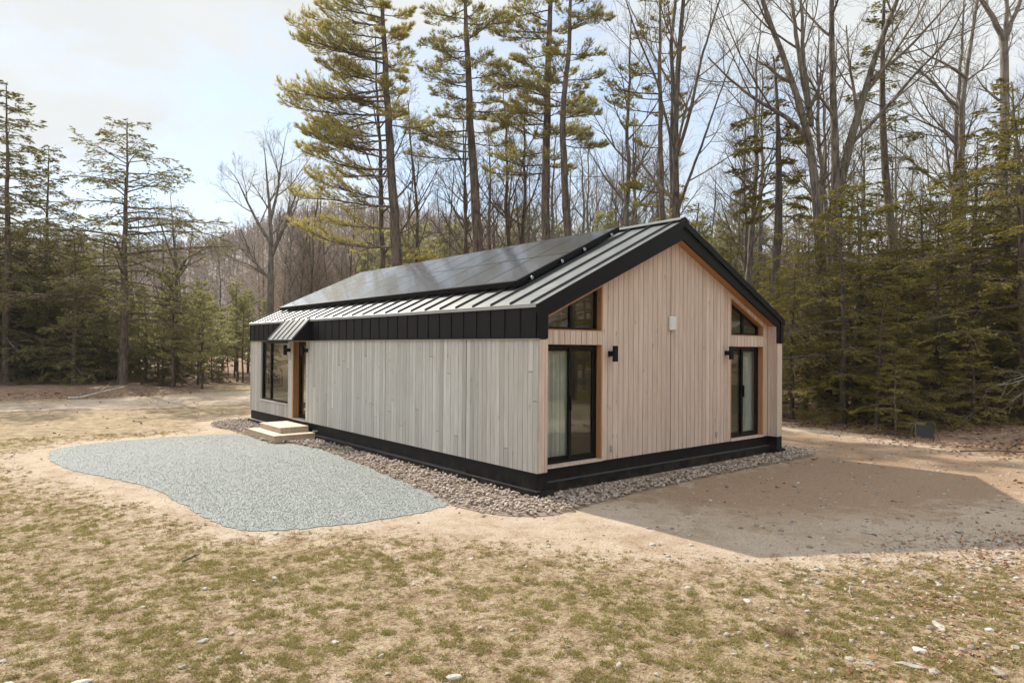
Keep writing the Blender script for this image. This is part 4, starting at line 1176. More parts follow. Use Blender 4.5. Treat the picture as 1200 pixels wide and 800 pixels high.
# --- things inside: curtains, framed picture, low bench
def curtain(x0, x1, y, label):
    K = 60; u = np.linspace(0, 1, K); n = 7 if x1 - x0 > 0.5 else 4
    wv = 0.035 * np.sin(u * 2 * np.pi * n) + 0.012 * np.sin(u * 2 * np.pi * n * 2.3 + 1)
    V = []
    for z, g in ((ZB + 0.02, 1.15), (1.4, 1.0), (ZH + 0.12, 0.8)):
        V.append(np.stack([x0 + (x1 - x0) * u, y + wv * g, np.full(K, z)], 1))
    for z, g in ((ZB + 0.02, 1.15), (1.4, 1.0), (ZH + 0.12, 0.8)):
        V.append(np.stack([x0 + (x1 - x0) * u, y + 0.006 + wv * g, np.full(K, z)], 1))
    V = np.concatenate(V); ix = np.arange(6 * K).reshape(6, K); Q = []
    for r0, r1, fl in ((0, 1, 0), (1, 2, 0), (3, 4, 1), (4, 5, 1)):
        q = np.stack([ix[r0, :-1], ix[r0, 1:], ix[r1, 1:], ix[r1, :-1]], -1); Q.append(q[:, ::-1] if fl else q)
    me = mesh_np('curtain', V, np.concatenate(Q), None, M['curtain'], True)
    return link('curtain', me, label=label, category='curtain')
curtain(0.66, 1.14, D + 0.26, 'white curtain drawn back behind the left patio door')
curtain(6.50, 7.04, D + 0.26, 'white curtain behind the right half of the right patio door')
fp = thing('framed_picture', 'dark framed picture on the wall seen through the long wall window', 'picture', (3.88, 11.6, 1.55))
m_ = MB(); m_.box(-0.03, 0, -0.22, 0.22, -0.25, 0.25); m_.build('picture_frame', M['frame'], fp)
m_ = MB(); m_.box(-0.034, -0.031, -0.19, 0.19, -0.22, 0.22); m_.build('mat_board', M['grey_plastic'], fp)
m_ = MB(); m_.box(-0.038, -0.035, -0.13, 0.13, -0.16, 0.14); m_.build('print', M['dark_art'], fp)
fp.location = (0.68, L - 0.20, 1.27); fp.rotation_euler = (0, 0, math.radians(90))

# --- wooden steps
st = thing('wooden_steps', 'two pale new timber steps below the entry door', 'steps', (-0.55, 8.95, 0))
def step(x0, x1, y0, y1, z0, z1, name):
    s = MB(); ox, oy = 0.55, -8.95
    s.box(x0 + ox + 0.012, x1 + ox, y0 + oy + 0.012, y1 + oy - 0.012, z0, z1 - 0.032, 0.4)
    n = max(3, round((x1 - x0) / 0.14))
    for i in range(n):
        a = x0 + (x1 - x0) * i / n; b = x0 + (x1 - x0) * (i + 1) / n - 0.006
        s.box(a + ox, b + ox, y0 + oy, y1 + oy, z1 - 0.030, z1, rb.uniform(0.4, 1.0))
    s.build(name, M['step_wood'], st, bevel=0.003)
step(-1.08, -0.065, 8.02, 9.90, 0.0, 0.165, 'lower_step')
step(-0.79, -0.065, 8.42, 9.82, 0.166, 0.300, 'upper_step')

# ------------------------------------------------------------------ small individual things in the yard
def pick(px, py, z=0.0):
    d = _fw + _r2 * (px - 600) / FPX - _u2 * (py - 400) / FPX
    t = (z - CAM[2]) / d[2]; q = CAM + d * t
    return q[0], q[1]
rs = np.random.default_rng(77)
STONES = [ # pixel, width m, length ratio, label
 (393, 750, 0.07, 1.4, 'brightest white oval stone in the thin grass'),
 (215, 777, 0.070, 1.2, 'pale grey stone near the lower left corner'),
 (1100, 735, 0.10, 2.7, 'long pale slab of stone in the leaf litter at lower right'),
 (1072, 702, 0.035, 1.2, 'small pale stone just above the long slab'),
 (1015, 624, 0.10, 2.0, 'flat pale stone inside the cabin shadow'),
 (1172, 632, 0.09, 1.4, 'pale stone in the shadow near the right edge'),
 (876, 704, 0.075, 1.5, 'rounded grey stone at the end of the bare sand'),
 (1078, 764, 0.10, 1.3, 'blocky pale stone below the long slab'),
 (1066, 780, 0.09, 2.6, 'flat grey slab at the bottom right among leaves'),
 (1018, 776, 0.075, 1.2, 'grey stone left of the bottom flat slab'),
 (1095, 787, 0.085, 1.3, 'pale stone right of the bottom flat slab'),
 (975, 785, 0.075, 1.2, 'dark grey rounded stone at the bottom edge'),
 (1170, 790, 0.10, 1.5, 'flat pale stone at the bottom right corner'),
 (530, 792, 0.11, 1.5, 'wide flat tan stone at the bottom centre'),
 (272, 739, 0.050, 1.2, 'small pale stone right of two flat ones in the grass'),
 (238, 747, 0.075, 1.6, 'flat tan stone in the lower left grass'),
 (257, 767, 0.045, 1.3, 'small white stone in the lower left grass'),
 (292, 739, 0.050, 1.3, 'grey stone beside the small pale one in the grass'),
 (2, 772, 0.06, 1.2, 'white stone cut by the left edge of the view'),
 (95, 797, 0.10, 1.7, 'pale stone at the bottom edge left'),
 (485, 683, 0.05, 1.8, 'small cream stone in the middle grass'),
 (82, 629, 0.05, 2.0, 'small white stone near the left sandy patch'),
 (1130, 690, 0.05, 1.3, 'small pale stone in the thin grass far right'),
 (1160, 740, 0.07, 1.4, 'grey stone near the right edge'),
 (1190, 762, 0.08, 1.4, 'pale stone touching the right edge'),
 (940, 742, 0.05, 1.4, 'grey stone near the tan tussock'),
 (455, 787, 0.05, 1.3, 'small buff stone at the bottom left of centre'),
 (770, 790, 0.05, 1.4, 'small grey stone at the bottom right of centre'),
]
def slab_angle(a, b):
    p0, p1 = pick(*a), pick(*b); return math.atan2(p1[1] - p0[1], p1[0] - p0[0])
SLAB = {1100: slab_angle((1087, 720), (1117, 748)), 1066: slab_angle((1050, 776), (1088, 785)), 1015: slab_angle((1000, 623), (1030, 626)), 530: slab_angle((510, 790), (550, 790))}
for px, py, w, ar, lab in STONES:
    x, y = pick(px, py)
    V0, T0 = base_stone(3)
    V = V0.copy()
    for _ in range(7):                                        # chip flats off a ball
        dn = norm(rs.normal(size=3)); cut = rs.uniform(0.55, 0.85); e = V @ dn
        V = V - np.clip(e - cut, 0, 1)[:, None] * dn
    V *= 1 + rs.normal(0, 0.025, (len(V), 1))
    w *= 0.85; V = V * np.array([w / 2 * ar, w / 2, min(w * 0.3, 0.03)])
    me = mesh_np('stone', V, None, T0, M['pale_stone'], False)
    o = link('stone', me, label=lab, category='stone')
    o.location = (x, y, float(ground_z(x, y)) + 0.004); o.rotation_euler = (rs.normal(0, .08), rs.normal(0, .08), SLAB.get(px, rs.random() * 3.14))

def stick(px, py, ln, ang, r, lab, mat='dead_wood'):
    x, y = pick(px, py); rg = np.random.default_rng(int(px))
    P = walk(rg, np.array([[0, 0, 0.0]]), np.array([[math.cos(ang), math.sin(ang), 0.05]]), np.array([ln]), 7, 0.0, 0.09)
    P2, R2 = grow(rg, P, np.full((1, 7), r), 2, 0.35, 0.7, 0.6, lambda t, pl: pl * 0.35 + 0 * t, 4, 0, 0.08)
    V, Q = merge([tubes(P, np.full((1, 7), r) * np.linspace(1, 0.5, 7), 6), tubes(P2, R2 * 1.0, 4)])
    o = link('fallen_stick', mesh_np('fallen_stick', V, Q, None, M[mat], True), label=lab, category='stick')
    o.location = (x, y, float(ground_z(x, y)) + r)
stick(214, 656, 0.20, 0.3, 0.012, 'dark short stick in the grass below the gravel', 'bark_pine')
stick(317, 686, 0.09, 2.0, 0.005, 'tiny pale twig in the grass below the gravel')
stick(330, 682, 0.10, 2.2, 0.003, 'thin straw coloured twig right of the tiny pale one')
stick(820, 715, 0.12, 0.5, 0.004, 'thin pale twig near the end of the sand')
stick(80, 467, 2.2, -0.3, 0.05, 'grey fallen branch at the foot of the left woods')
stick(998, 700, 0.25, 0.7, 0.004, 'long thin pale twig in the right grass')
stick(1020, 503, 3.0, -1.1, 0.02, 'long thin branch on the leaves at the right woods edge', 'bark_twig')
stick(1125, 528, 2.0, -1.4, 0.025, 'short thick branch on the leaves near the right edge', 'bark_twig')
# tan tussock
x, y = pick(922, 744); rg = np.random.default_rng(8)
c = np.zeros((260, 3)); c[:, :2] = rg.normal(0, 0.03, (260, 2)); d = rg.normal(0, 0.45, (260, 3)); d[:, 2] = 0.8
V = needle_tris(rg, c, norm(d), 0.085, 0.004)
o = link('grass_tussock', mesh_np('grass_tussock', V, None, np.arange(len(V)).reshape(-1, 3), M['straw']), label='single tan grass tussock in the right foreground', category='grass tussock')
o.location = (x, y, float(ground_z(x, y)))

# dark folding frame at the edge of the right woods
fx, fy = 11.6, -1.4
fr = thing('folding_stand', 'small dark tarp panel on grey folding legs at the right woods edge', 'stand', (fx, fy, float(ground_z(fx, fy)) - 0.02), -0.694)
for s in (-1, 1):
    for d in (-1, 1):
        m_ = MB(); m_.cyl((s * 0.42, d * 0.20, 0), (s * 0.30, d * 0.02, 0.80), 0.011, k=8); m_.build('leg', M['pipe'], fr)
m_ = MB(); m_.cyl((-0.34, 0, 0.80), (0.34, 0, 0.80), 0.011, k=8); m_.build('top_bar', M['pipe'], fr)
m_ = MB()
m_.hexa([(-0.33, -0.14, 0.30), (0.24, -0.16, 0.20), (0.24, -0.148, 0.20), (-0.33, -0.128, 0.30)], [(-0.30, -0.03, 0.72), (0.20, -0.03, 0.66), (0.20, -0.018, 0.66), (-0.30, -0.018, 0.72)])
m_.build('tarp_panel', M['tarp'], fr)
fr.scale = (0.75, 0.75, 0.68)

# ------------------------------------------------------------------ trees
def bare_tree(seed, H, r0, lean=0.0, n1=12, n2=8, n3=6, n4=3, spread=0.75, crown0=0.32, wig=0.05, bark='bark_grey', up=0.55, trunks=None, forks=None, fine=3):
    rg = np.random.default_rng(seed)
    if trunks is None:
        P, R = trunk_line([(0, 0, -0.3), (lean * 0.15, 0, H * 0.3), (lean * 0.5, 0, H * 0.65), (lean, 0, H)], [r0, r0 * 0.8, r0 * 0.5, 0.03], 24, 0.055 * H / 20, rg)
        stems = [(P, R, crown0, 0.98, n1)]
    else: stems = trunks
    tp = [(P, R, 9) for P, R, *_ in stems]
    ct = []
    for P, R, c0, c1, n in stems:
        plen = np.linalg.norm(np.diff(P, axis=1), axis=2).sum()
        P1, R1 = grow(rg, P, R, n, c0, c1, spread, lambda t, pl: np.clip(0.34 * H * (1.15 - t), 0.05 * H, 0.30 * H), 9, up, wig, 0.55)
        ct.append((P1, R1, 5))
        P2, R2 = grow(rg, P1, R1, n2, 0.2, 0.97, 0.65, lambda t, pl: pl * 0.5 * (1.15 - t * 0.6), 6, up * 0.6, wig * 1.8, 0.6)
        ct.append((P2, R2, 4))
        if n3:
            P3, R3 = grow(rg, P2, R2, n3, 0.2, 1.0, 0.6, lambda t, pl: pl * 0.48 * (1.1 - t * 0.5), 4, up * 0.3, wig * 2.2, 0.65)
            ct.append((P3, np.maximum(R3, 0.0045), 3))
            if n4:
                P4, R4 = grow(rg, P3, R3, n4, 0.2, 1.0, 0.55, lambda t, pl: pl * 0.55 + 0 * t, 3, 0.1, wig * 2, 0.7)
                ct.append((P4, np.maximum(R4, 0.0038), 3))
    return tree_meshes('bare', tp, ct, None, M[bark], M['bark_twig'] if bark != 'bark_pale' else M[bark], None)

def conifer(seed, P, R, limbs, leaf, kind='pine', bark='bark_pine', n2=12, n3=6, nt=3, m=6, f0=0.30, extra=None, l=0.15, w=0.026, wood=True, ang2=0.8):
    """limbs: array rows (t on trunk, azimuth, length, elevation)"""
    rg = np.random.default_rng(seed); limbs = np.array(limbs, float)
    p, r, T = interp(P, R, limbs[:, 0][None]); p = p[0]; r = r[0]
    el, azm = limbs[:, 3], limbs[:, 1]
    d = np.stack([np.cos(el) * np.cos(azm), np.cos(el) * np.sin(azm), np.sin(el)], 1)
    up = {'pine': 0.25, 'hemlock': -0.30, 'young': 0.15}[kind]
    P1 = walk(rg, p, d, limbs[:, 2], 9, up, 0.06)
    R1 = np.minimum(r * 0.55, limbs[:, 2] * 0.012 + 0.010)[:, None] * np.linspace(1, 0.2, 9)
    ct = [(P1, R1, 5)]; N = []
    ub = {'pine': (0.35, 0.5), 'hemlock': (-0.25, -0.2), 'young': (0.2, 0.3)}[kind]
    cuts_ = np.percentile(limbs[:, 2], [0, 100]); mxl = cuts_[1]
    for lo_, hi_, k_ in ((0, 0.22, 0.35), (0.22, 0.45, 0.55), (0.45, 0.7, 0.8), (0.7, 1.01, 1.0)):
        sel = (limbs[:, 2] >= lo_ * mxl) & (limbs[:, 2] < hi_ * mxl)
        if not sel.any(): continue
        a2, a3 = max(3, round(n2 * k_)), max(2, round(n3 * (0.5 + 0.5 * k_)))
        P2, R2 = grow(rg, P1[sel], R1[sel], a2, f0, 1.0, ang2, lambda t, pl: np.minimum(np.maximum(pl * 0.5, 0.55) * (1.25 - t), 1.7 if kind == 'pine' else 1.3) + 0.05, 5, ub[0], 0.11, 0.6, planar=True)
        R2 = np.maximum(R2, 0.005)
        P3, R3 = grow(rg, P2, R2, a3, 0.12, 1.0, 0.7, lambda t, pl: pl * 0.5 * (1.2 - t) + 0.05, 4, ub[1], 0.13, 0.6, planar=True)
        R3 = np.maximum(R3, 0.004)
        ct.append((P2, R2, 3))
        if wood: ct.append((P3, R3, 3))
        if kind == 'pine':
            N += [tufts(rg, P3, R3, nt, 0.25, 1.0, m, 0.55, l, w, 0.7, 0.30), tufts(rg, P2, R2, nt, 0.5, 1.0, m, 0.55, l, w, 0.7, 0.25)]
        elif kind == 'hemlock':
            N += [tufts(rg, P3, R3, nt, 0.0, 1.0, m, 0.55, l, w, 0.28, -0.05), tufts(rg, P2, R2, nt * 2, 0.25, 1.0, m, 0.6, l, w, 0.28, -0.03)]
        else:
            N += [tufts(rg, P3, R3, nt, 0.1, 1.0, m, 0.7, l, w, 0.8, 0.2), tufts(rg, P2, R2, nt, 0.4, 1.0, m, 0.7, l, w, 0.8, 0.2)]
    top = P[:, -7:]; N.append(tufts(rg, top, R[:, -7:], 16, 0.3, 1.0, m, 0.7, l * 1.1, w, 1.0, 0.5))
    tp = [(P, R, 9)]
    if extra:
        for Pe, Re in extra: tp.append((Pe, Re, 7))
    return tree_meshes(kind, tp, ct, N, M[bark], M[bark], M[leaf])

def auto_limbs(rg, n, c0, reach, top=0.99, el0=0.05, el1=0.7, shape=1.0, jitter=0.3):
    t = c0 + (top - c0) * (np.arange(n) + rg.random(n)) / n
    azm = np.arange(n) * 2.4 + rg.normal(0, 0.4, n)
    k = (t - c0) / (top - c0)
    ln = reach * (np.clip(1 - k, 0.06, 1) ** shape) * (1 - 0.35 * np.exp(-k * 12)) * (1 + rg.normal(0, jitter, n)).clip(0.35, 1.5)
    el = el0 + (el1 - el0) * k ** 2 + rg.normal(0, 0.1, n)
    return np.stack([t, azm, ln, el], 1)

def px_path(depth, pts, base):
    """trunk drawn by eye at a given distance -> local metres (X to the right of the view, Z up)"""
    s = depth / FPX; zc = CAM[2]
    return [((px - base) * s, 0.0, zc + (402 - py) * s) for px, py in pts]
def at_px(px, depth, off=0.0):
    q = CAM + _fw * depth + _r2 * (px - 600) / FPX * depth
    return float(q[0]), float(q[1])
RZ = -YAW
HERO = []
def hero(name, meshes, px, depth, label, cat):
    x, y = at_px(px, depth)
    t = plant(name, meshes, (x, y, float(ground_z(x, y)) - 0.05), RZ, 1.0, label, cat)
    HERO.append((x, y)); return t

def hero_conifer(seed, px, depth, pts, rad, limb_px, fill, leaf, kind, label, name='pine_tree', cat='pine tree', trunk2=None, **kw):
    """limb_px rows: (image height of the tip, image x of the tip, share towards the viewer)"""
    rg = np.random.default_rng(seed)
    path = px_path(depth, pts, px); path = [(path[0][0], 0, -0.4)] + path[0:]
    P, R = trunk_line(path, rad, 34, 0.02, rg)
    zs = P[0, :, 2]; s = depth / FPX; L_ = []
    for py, tx, dep in limb_px:
        z = CAM[2] + (402 - py) * s
        t = np.interp(z, zs, np.linspace(0, 1, len(zs))); xt = np.interp(z, zs, P[0, :, 0])
        dxx = (tx - px) * s - xt
        ln = math.hypot(dxx, dep)
        L_.append((min(t, 0.985), math.atan2(dep, dxx), ln, rg.normal(0.0, 0.06)))
    L_ = np.array(L_)
    if fill: L_ = np.concatenate([L_, fill(rg)])
    ms = conifer(seed, P, R, L_, leaf, kind, extra=trunk2, **kw)
    return hero(name, ms, px, depth, label, cat)

# tall white pine left of the roof peak, one-sided
def fill_pine(n, c0, reach, **k):
    return lambda rg: auto_limbs(rg, n, c0, reach, **k)
hero_conifer(101, 463, 33, [(466, 455), (465, 310), (458, 200), (452, 110), (446, 30), (442, -60)], [0.33, 0.28, 0.24, 0.19, 0.13, 0.04],
    [(-40, 405, 0.5), (-22, 480, -0.6), (-10, 392, 1.0), (2, 390, 0.4), (10, 480, 0.3), (14, 372, -0.5), (22, 358, 0.6), (30, 478, 0.6), (38, 385, -1.2), (42, 400, 1.2), (46, 474, -0.5), (55, 345, 0.2), (62, 334, 0.7), (68, 360, -0.9),
     (78, 372, 1.2), (88, 470, 0.2), (92, 375, -0.6), (98, 345, 0.3), (106, 338, -0.4), (112, 352, 0.9), (120, 400, 1.4), (128, 336, -0.2), (136, 355, 0.8), (140, 500, 0.9), (152, 368, 0.9), (158, 372, -0.9), (170, 356, 0.3), (180, 362, -0.8),
     (192, 350, 0.5), (200, 375, 1.0), (228, 362, 0.8), (236, 352, -0.2), (262, 384, 0.6), (284, 352, 0.3), (300, 500, 1.0)],
    fill_pine(16, 0.62, 2.4, el1=0.8), 'pine_needles', 'pine', 'tall one-sided white pine with layered left-reaching boughs behind the solar roof', n2=20, n3=8, nt=3, m=6, f0=0.12, ang2=0.62, l=0.17, w=0.021)
# second pine: leaning trunk, loose crown
hero_conifer(102, 560, 35, [(564, 455), (560, 295), (553, 210), (546, 130), (545, 60), (540, -40)], [0.34, 0.30, 0.26, 0.2, 0.15, 0.04],
    [(-20, 500, 0.5), (-8, 590, 0.4), (8, 495, 1.0), (14, 560, 2.0), (20, 498, -0.8), (26, 600, 0.3), (38, 505, 1.2), (44, 590, -1.0), (58, 492, 0.3), (66, 585, 0.8), (72, 515, -1.4), (84, 500, 0.9), (90, 596, 0.2), (100, 490, -0.3), (112, 515, 1.3), (118, 585, 0.4),
     (128, 605, 0.5), (138, 510, -0.8), (150, 478, 0.5), (152, 590, 0.7), (168, 484, 0.3), (176, 492, 0.9), (184, 478, -0.5)],
    fill_pine(18, 0.58, 2.6, el1=0.7), 'pine_needles', 'pine', 'white pine with leaning trunk and loose airy crown, second from the left behind the roof', n2=15, n3=8, nt=2, m=6, f0=0.12, ang2=0.75, l=0.17, w=0.022)
# third: twin pines
hero_conifer(103, 640, 36, [(640, 455), (640, 280), (640, 180), (641, 90), (643, 0), (642, -70)], [0.30, 0.27, 0.24, 0.2, 0.15, 0.05],
    [(-30, 590, 0.5), (-10, 600, 0.8), (8, 585, 0.4), (22, 592, -0.6), (34, 573, 0.6), (42, 580, 0.2), (60, 600, 1.0), (76, 600, 0.3), (88, 585, 0.8), (100, 564, 0.3), (110, 570, -0.6), (122, 690, 0.4), (130, 588, 1.0), (142, 570, 0.3), (152, 690, 0.5), (160, 584, -0.7), (190, 575, 0.9), (200, 568, 0.4)],
    fill_pine(22, 0.50, 2.6, el1=0.7), 'pine_needles', 'pine', 'left trunk of the twin white pines above the solar panels', n2=16, n3=8, nt=2, m=7, f0=0.12, ang2=0.75, l=0.17, w=0.022)
hero_conifer(104, 662, 34, [(664, 455), (662, 270), (657, 200), (655, 130), (664, 60), (665, 0), (668, -60)], [0.32, 0.28, 0.22, 0.18, 0.14, 0.10, 0.04],
    [(-30, 700, 0.5), (-10, 630, 0.8), (15, 712, 0.4), (30, 700, -0.6), (48, 640, 0.6), (60, 706, 0.2), (90, 705, 0.5), (105, 620, 1.0), (120, 625, 0.8), (135, 700, 0.3), (160, 690, 0.8), (182, 640, 0.9)],
    fill_pine(18, 0.55, 2.4, el1=0.7), 'pine_needles', 'pine', 'right crooked trunk of the twin white pines above the solar panels', n2=15, n3=8, nt=2, m=6, f0=0.12, ang2=0.75, l=0.17, w=0.022)
# slim dark conifer left of the ridge peak
hero_conifer(105, 774, 33, [(776, 455), (776, 255), (773, 160), (771, 60), (770, -30)], [0.2, 0.17, 0.14, 0.1, 0.03],
    [(0, 750, 0.4), (14, 790, 0.5), (30, 748, 0.4), (48, 740, -0.5), (60, 800, 0.6), (84, 728, 0.5), (92, 740, -0.9), (108, 706, 0.3), (114, 725, 0.8), (118, 800, -0.3), (130, 712, 0.4), (144, 735, 1.0), (215, 738, 0.6), (224, 728, 0.3), (232, 800, 0.8), (240, 750, 1.2)],
    fill_pine(12, 0.55, 1.5), 'hemlock_leaf', 'pine', 'slim dark conifer just left of the ridge peak', n2=12, n3=5, nt=3, m=6, l=0.12, name='conifer_tree', cat='conifer')
# hemlock left of the forked oak
hero_conifer(106, 905, 28, [(905, 485), (906, 330), (909, 230), (908, 130), (905, 60)], [0.22, 0.2, 0.17, 0.11, 0.03],
    [(128, 862, 0.5), (140, 945, 0.5), (150, 868, 0.4), (158, 948, 0.4), (172, 858, -0.6), (186, 862, 0.8), (196, 945, 0.8), (210, 866, 0.3), (226, 872, 0.9), (232, 940, -0.9)],
    fill_pine(22, 0.55, 1.3), 'hemlock_leaf', 'hemlock', 'olive green hemlock right of the ridge with long bare trunk', n2=12, n3=6, nt=3, m=7, l=0.09, w=0.03, name='hemlock_tree', cat='hemlock')

# tall hemlocks at the left
def std_conifer(seed, H, r0, c0, reach, n, leaf, kind, lean=0.0, **kw):
    rg = np.random.default_rng(seed)
    P, R = trunk_line([(0, 0, -0.3), (lean * 0.2, 0, H * 0.4), (lean * 0.6, 0, H * 0.75), (lean, 0, H)], [r0, r0 * 0.8, r0 * 0.42, 0.015], 28, 0.02, rg)
    la = {k: kw.pop(k) for k in list(kw) if k in ('top', 'el0', 'el1', 'shape', 'jitter')}
    return conifer(seed, P, R, auto_limbs(rg, n, c0, reach, **la), leaf, kind, **kw)
m_sparse = std_conifer(201, 13.6, 0.24, 0.26, 5.0, 78, 'dark_hemlock', 'hemlock', 0.1, n2=15, n3=6, nt=2, m=6, l=0.10, w=0.032, f0=0.30, el0=0.1, el1=0.5, shape=0.6, jitter=0.35)
hero('hemlock_tree', m_sparse, 144, 34.2, 'tall open hemlock with a straight grey trunk standing alone at the left woods edge', 'hemlock')
m_dark = std_conifer(202, 15.5, 0.22, 0.14, 4.4, 92, 'dark_hemlock', 'hemlock', -0.2, n2=12, n3=6, nt=2, m=6, l=0.12, w=0.038, f0=0.2, el0=0.0, el1=0.5, shape=0.7)
hero('hemlock_tree', m_dark, 8, 34.5, 'tall dark hemlock cut by the left edge of the view', 'hemlock')
t_ = hero('hemlock_tree', m_dark, 52, 38.0, 'dark hemlock second from the left edge', 'hemlock'); t_.scale = (0.8, 0.8, 0.86); t_.rotation_euler.z = 2.0
t_ = hero('hemlock_tree', m_dark, -45, 36.0, 'dark hemlock just beyond the left edge', 'hemlock'); t_.rotation_euler.z = 4.0

# forked oaks at the right, drawn as stems
def stem(depth, base, pts, r0, r1, n, c0, seed, y=0.0, c1=0.98):
    pp = px_path(depth, pts, base); pp = [(a, y, c) for a, b, c in pp]
    P, R = trunk_line(pp, [r0, (r0 * 2 + r1) / 3, (r0 + 2 * r1) / 3, r1], 20, 0.012, np.random.default_rng(seed))
    R[0, 0] /= 1.35; R[0, 1] /= 1.08
    return (P, R, c0, c1, n)
d = 24.0
A_ = [stem(d, 968, [(968, 492), (966, 470), (965, 400), (962, 300), (955, 200), (942, 125), (918, 62), (893, 0), (878, -60)], 0.24, 0.06, 6, 0.55, 1),
      stem(d, 968, [(948, 160), (930, 138), (915, 127), (886, 112), (850, 84), (828, 60)], 0.10, 0.02, 4, 0.25, 2),
      stem(d, 968, [(945, 120), (938, 72), (930, 30), (924, -20)], 0.11, 0.05, 4, 0.3, 3),
      stem(d, 968, [(950, 140), (945, 90), (940, 30), (936, -30)], 0.10, 0.04, 3, 0.3, 4)]
A_[0][1][0, 0] *= 1.5; A_[0][1][0, 1] *= 1.2
mA = bare_tree(301, 17, 0.3, trunks=A_, n2=6, n3=5, n4=3)
hero('oak_tree', mA, 968, d, 'big bare oak right of the cabin leaning and forking to the left', 'oak tree')
d = 25.0
B_ = [stem(d, 985, [(985, 492), (984, 470), (982, 400), (980, 290), (978, 190), (975, 109), (973, 18), (975, -60)], 0.25, 0.07, 5, 0.6, 5),
      stem(d, 985, [(980, 260), (986, 200), (999, 150), (1019, 85), (1031, 43), (1048, 0), (1062, -40)], 0.19, 0.06, 6, 0.4, 6),
      stem(d, 985, [(998, 160), (1030, 127), (1067, 83), (1110, 40), (1132, -5)], 0.08, 0.02, 5, 0.25, 7),
      stem(d, 985, [(1020, 86), (1045, 66), (1070, 42), (1107, 0), (1130, -30)], 0.07, 0.02, 4, 0.25, 8),
      stem(d, 985, [(980, 250), (990, 230), (1002, 216), (1012, 217)], 0.06, 0.02, 2, 0.3, 9)]
B_[0][1][0, 0] *= 1.5; B_[0][1][0, 1] *= 1.2
mB = bare_tree(302, 17, 0.3, trunks=B_, n2=6, n3=5, n4=3)
hero('oak_tree', mB, 985, d, 'big bare oak right of the cabin whose right fork sweeps up and right', 'oak tree')
d = 30.0
C_ = [stem(d, 1130, [(1130, 485), (1128, 380), (1127, 275), (1125, 174), (1128, 109), (1138, 45), (1143, 10), (1150, -30)], 0.22, 0.05, 9, 0.5, 10),
      stem(d, 1130, [(1124, 124), (1108, 112), (1092, 94), (1072, 78), (1050, 70)], 0.08, 0.02, 6, 0.2, 11),
      stem(d, 1130, [(1124, 172), (1104, 150), (1080, 140), (1054, 128)], 0.07, 0.02, 6, 0.2, 12),
      stem(d, 1130, [(1133, 92), (1115, 78), (1090, 66), (1070, 50)], 0.08, 0.02, 5, 0.2, 13)]
mC = bare_tree(303, 17, 0.22, trunks=C_, n2=7, n3=5, n4=3, bark='bark_pale')
hero('maple_tree', mC, 1130, d, 'pale bare maple with branches combing to the left at upper right', 'maple tree')
d = 26.0
D_ = [stem(d, 1173, [(1172, 490), (1171, 380), (1170, 254), (1175, 150), (1176, 109), (1176, 45)], 0.24, 0.14, 4, 0.6, 14),
      stem(d, 1173, [(1176, 47), (1165, 18), (1150, -5), (1135, -40)], 0.12, 0.05, 5, 0.3, 15),
      stem(d, 1173, [(1176, 47), (1180, 10), (1184, -40)], 0.09, 0.05, 3, 0.3, 16),
      stem(d, 1173, [(1176, 50), (1190, 15), (1204, -30)], 0.10, 0.05, 4, 0.3, 17)]
mD = bare_tree(304, 16, 0.24, trunks=D_, n2=6, n3=5, n4=3, bark='bark_pale')
hero('maple_tree', mD, 1173, d, 'pale thick trunk forking in three near the right edge', 'maple tree')
d = 27.0
rg = np.random.default_rng(9)
P_, R_ = trunk_line([(a, b, c) for a, b, c in px_path(d, [(1048, 490), (1046, 380), (1047, 290), (1038, 217), (1034, 150), (1033, 109), (1034, 36), (1036, -30)], 1048)], [0.19, 0.17, 0.13, 0.04], 28)
mE = conifer(305, P_, R_, auto_limbs(rg, 34, 0.55, 1.9, jitter=0.4), 'dark_hemlock', 'hemlock', n2=9, n3=4, nt=2, m=5, l=0.10, w=0.03, f0=0.4)
hero('hemlock_tree', mE, 1048, d, 'wavy dark hemlock trunk with thin foliage right of the forked oaks', 'hemlock')
d = 31.0
F_ = [stem(d, 790, [(791, 470), (790, 330), (789, 262), (787, 180), (788, 120), (792, 60), (797, 0), (800, -50)], 0.26, 0.07, 6, 0.45, 18),
      stem(d, 790, [(788, 240), (784, 170), (786, 110), (783, 50), (790, -20)], 0.15, 0.06, 6, 0.35, 19, 0.2),
      stem(d, 790, [(790, 180), (806, 130), (818, 70), (836, 10), (848, -30)], 0.09, 0.03, 6, 0.2, 20),
      stem(d, 790, [(790, 250), (812, 190), (836, 120), (858, 60)], 0.08, 0.02, 6, 0.2, 21),
      stem(d, 790, [(786, 170), (765, 90), (742, 40), (730, 5), (720, -30)], 0.07, 0.02, 5, 0.2, 22)]
mF = bare_tree(306, 18, 0.26, trunks=F_, n2=7, n3=5, n4=3)
hero('maple_tree', mF, 792, d, 'many-stemmed bare tree rising behind the ridge peak', 'maple tree')
d = 47.0
G_ = [stem(d, 316, [(317, 440), (316, 372), (316, 320), (317, 285), (314, 240), (310, 200), (306, 165)], 0.34, 0.012, 7, 0.35, 23),
      stem(d, 316, [(317, 300), (333, 262), (347, 225), (362, 205)], 0.17, 0.01, 7, 0.2, 24),
      stem(d, 316, [(316, 285), (300, 262), (286, 235), (276, 210), (262, 195)], 0.13, 0.01, 7, 0.2, 25),
      stem(d, 316, [(316, 260), (324, 220), (330, 180), (334, 155)], 0.12, 0.01, 6, 0.2, 26),
      stem(d, 316, [(317, 330), (302, 318), (284, 308), (268, 306)], 0.08, 0.02, 5, 0.2, 27)]
mG = bare_tree(307, 15, 0.34, trunks=G_, n2=6, n3=5, n4=3, bark='bark_pale')
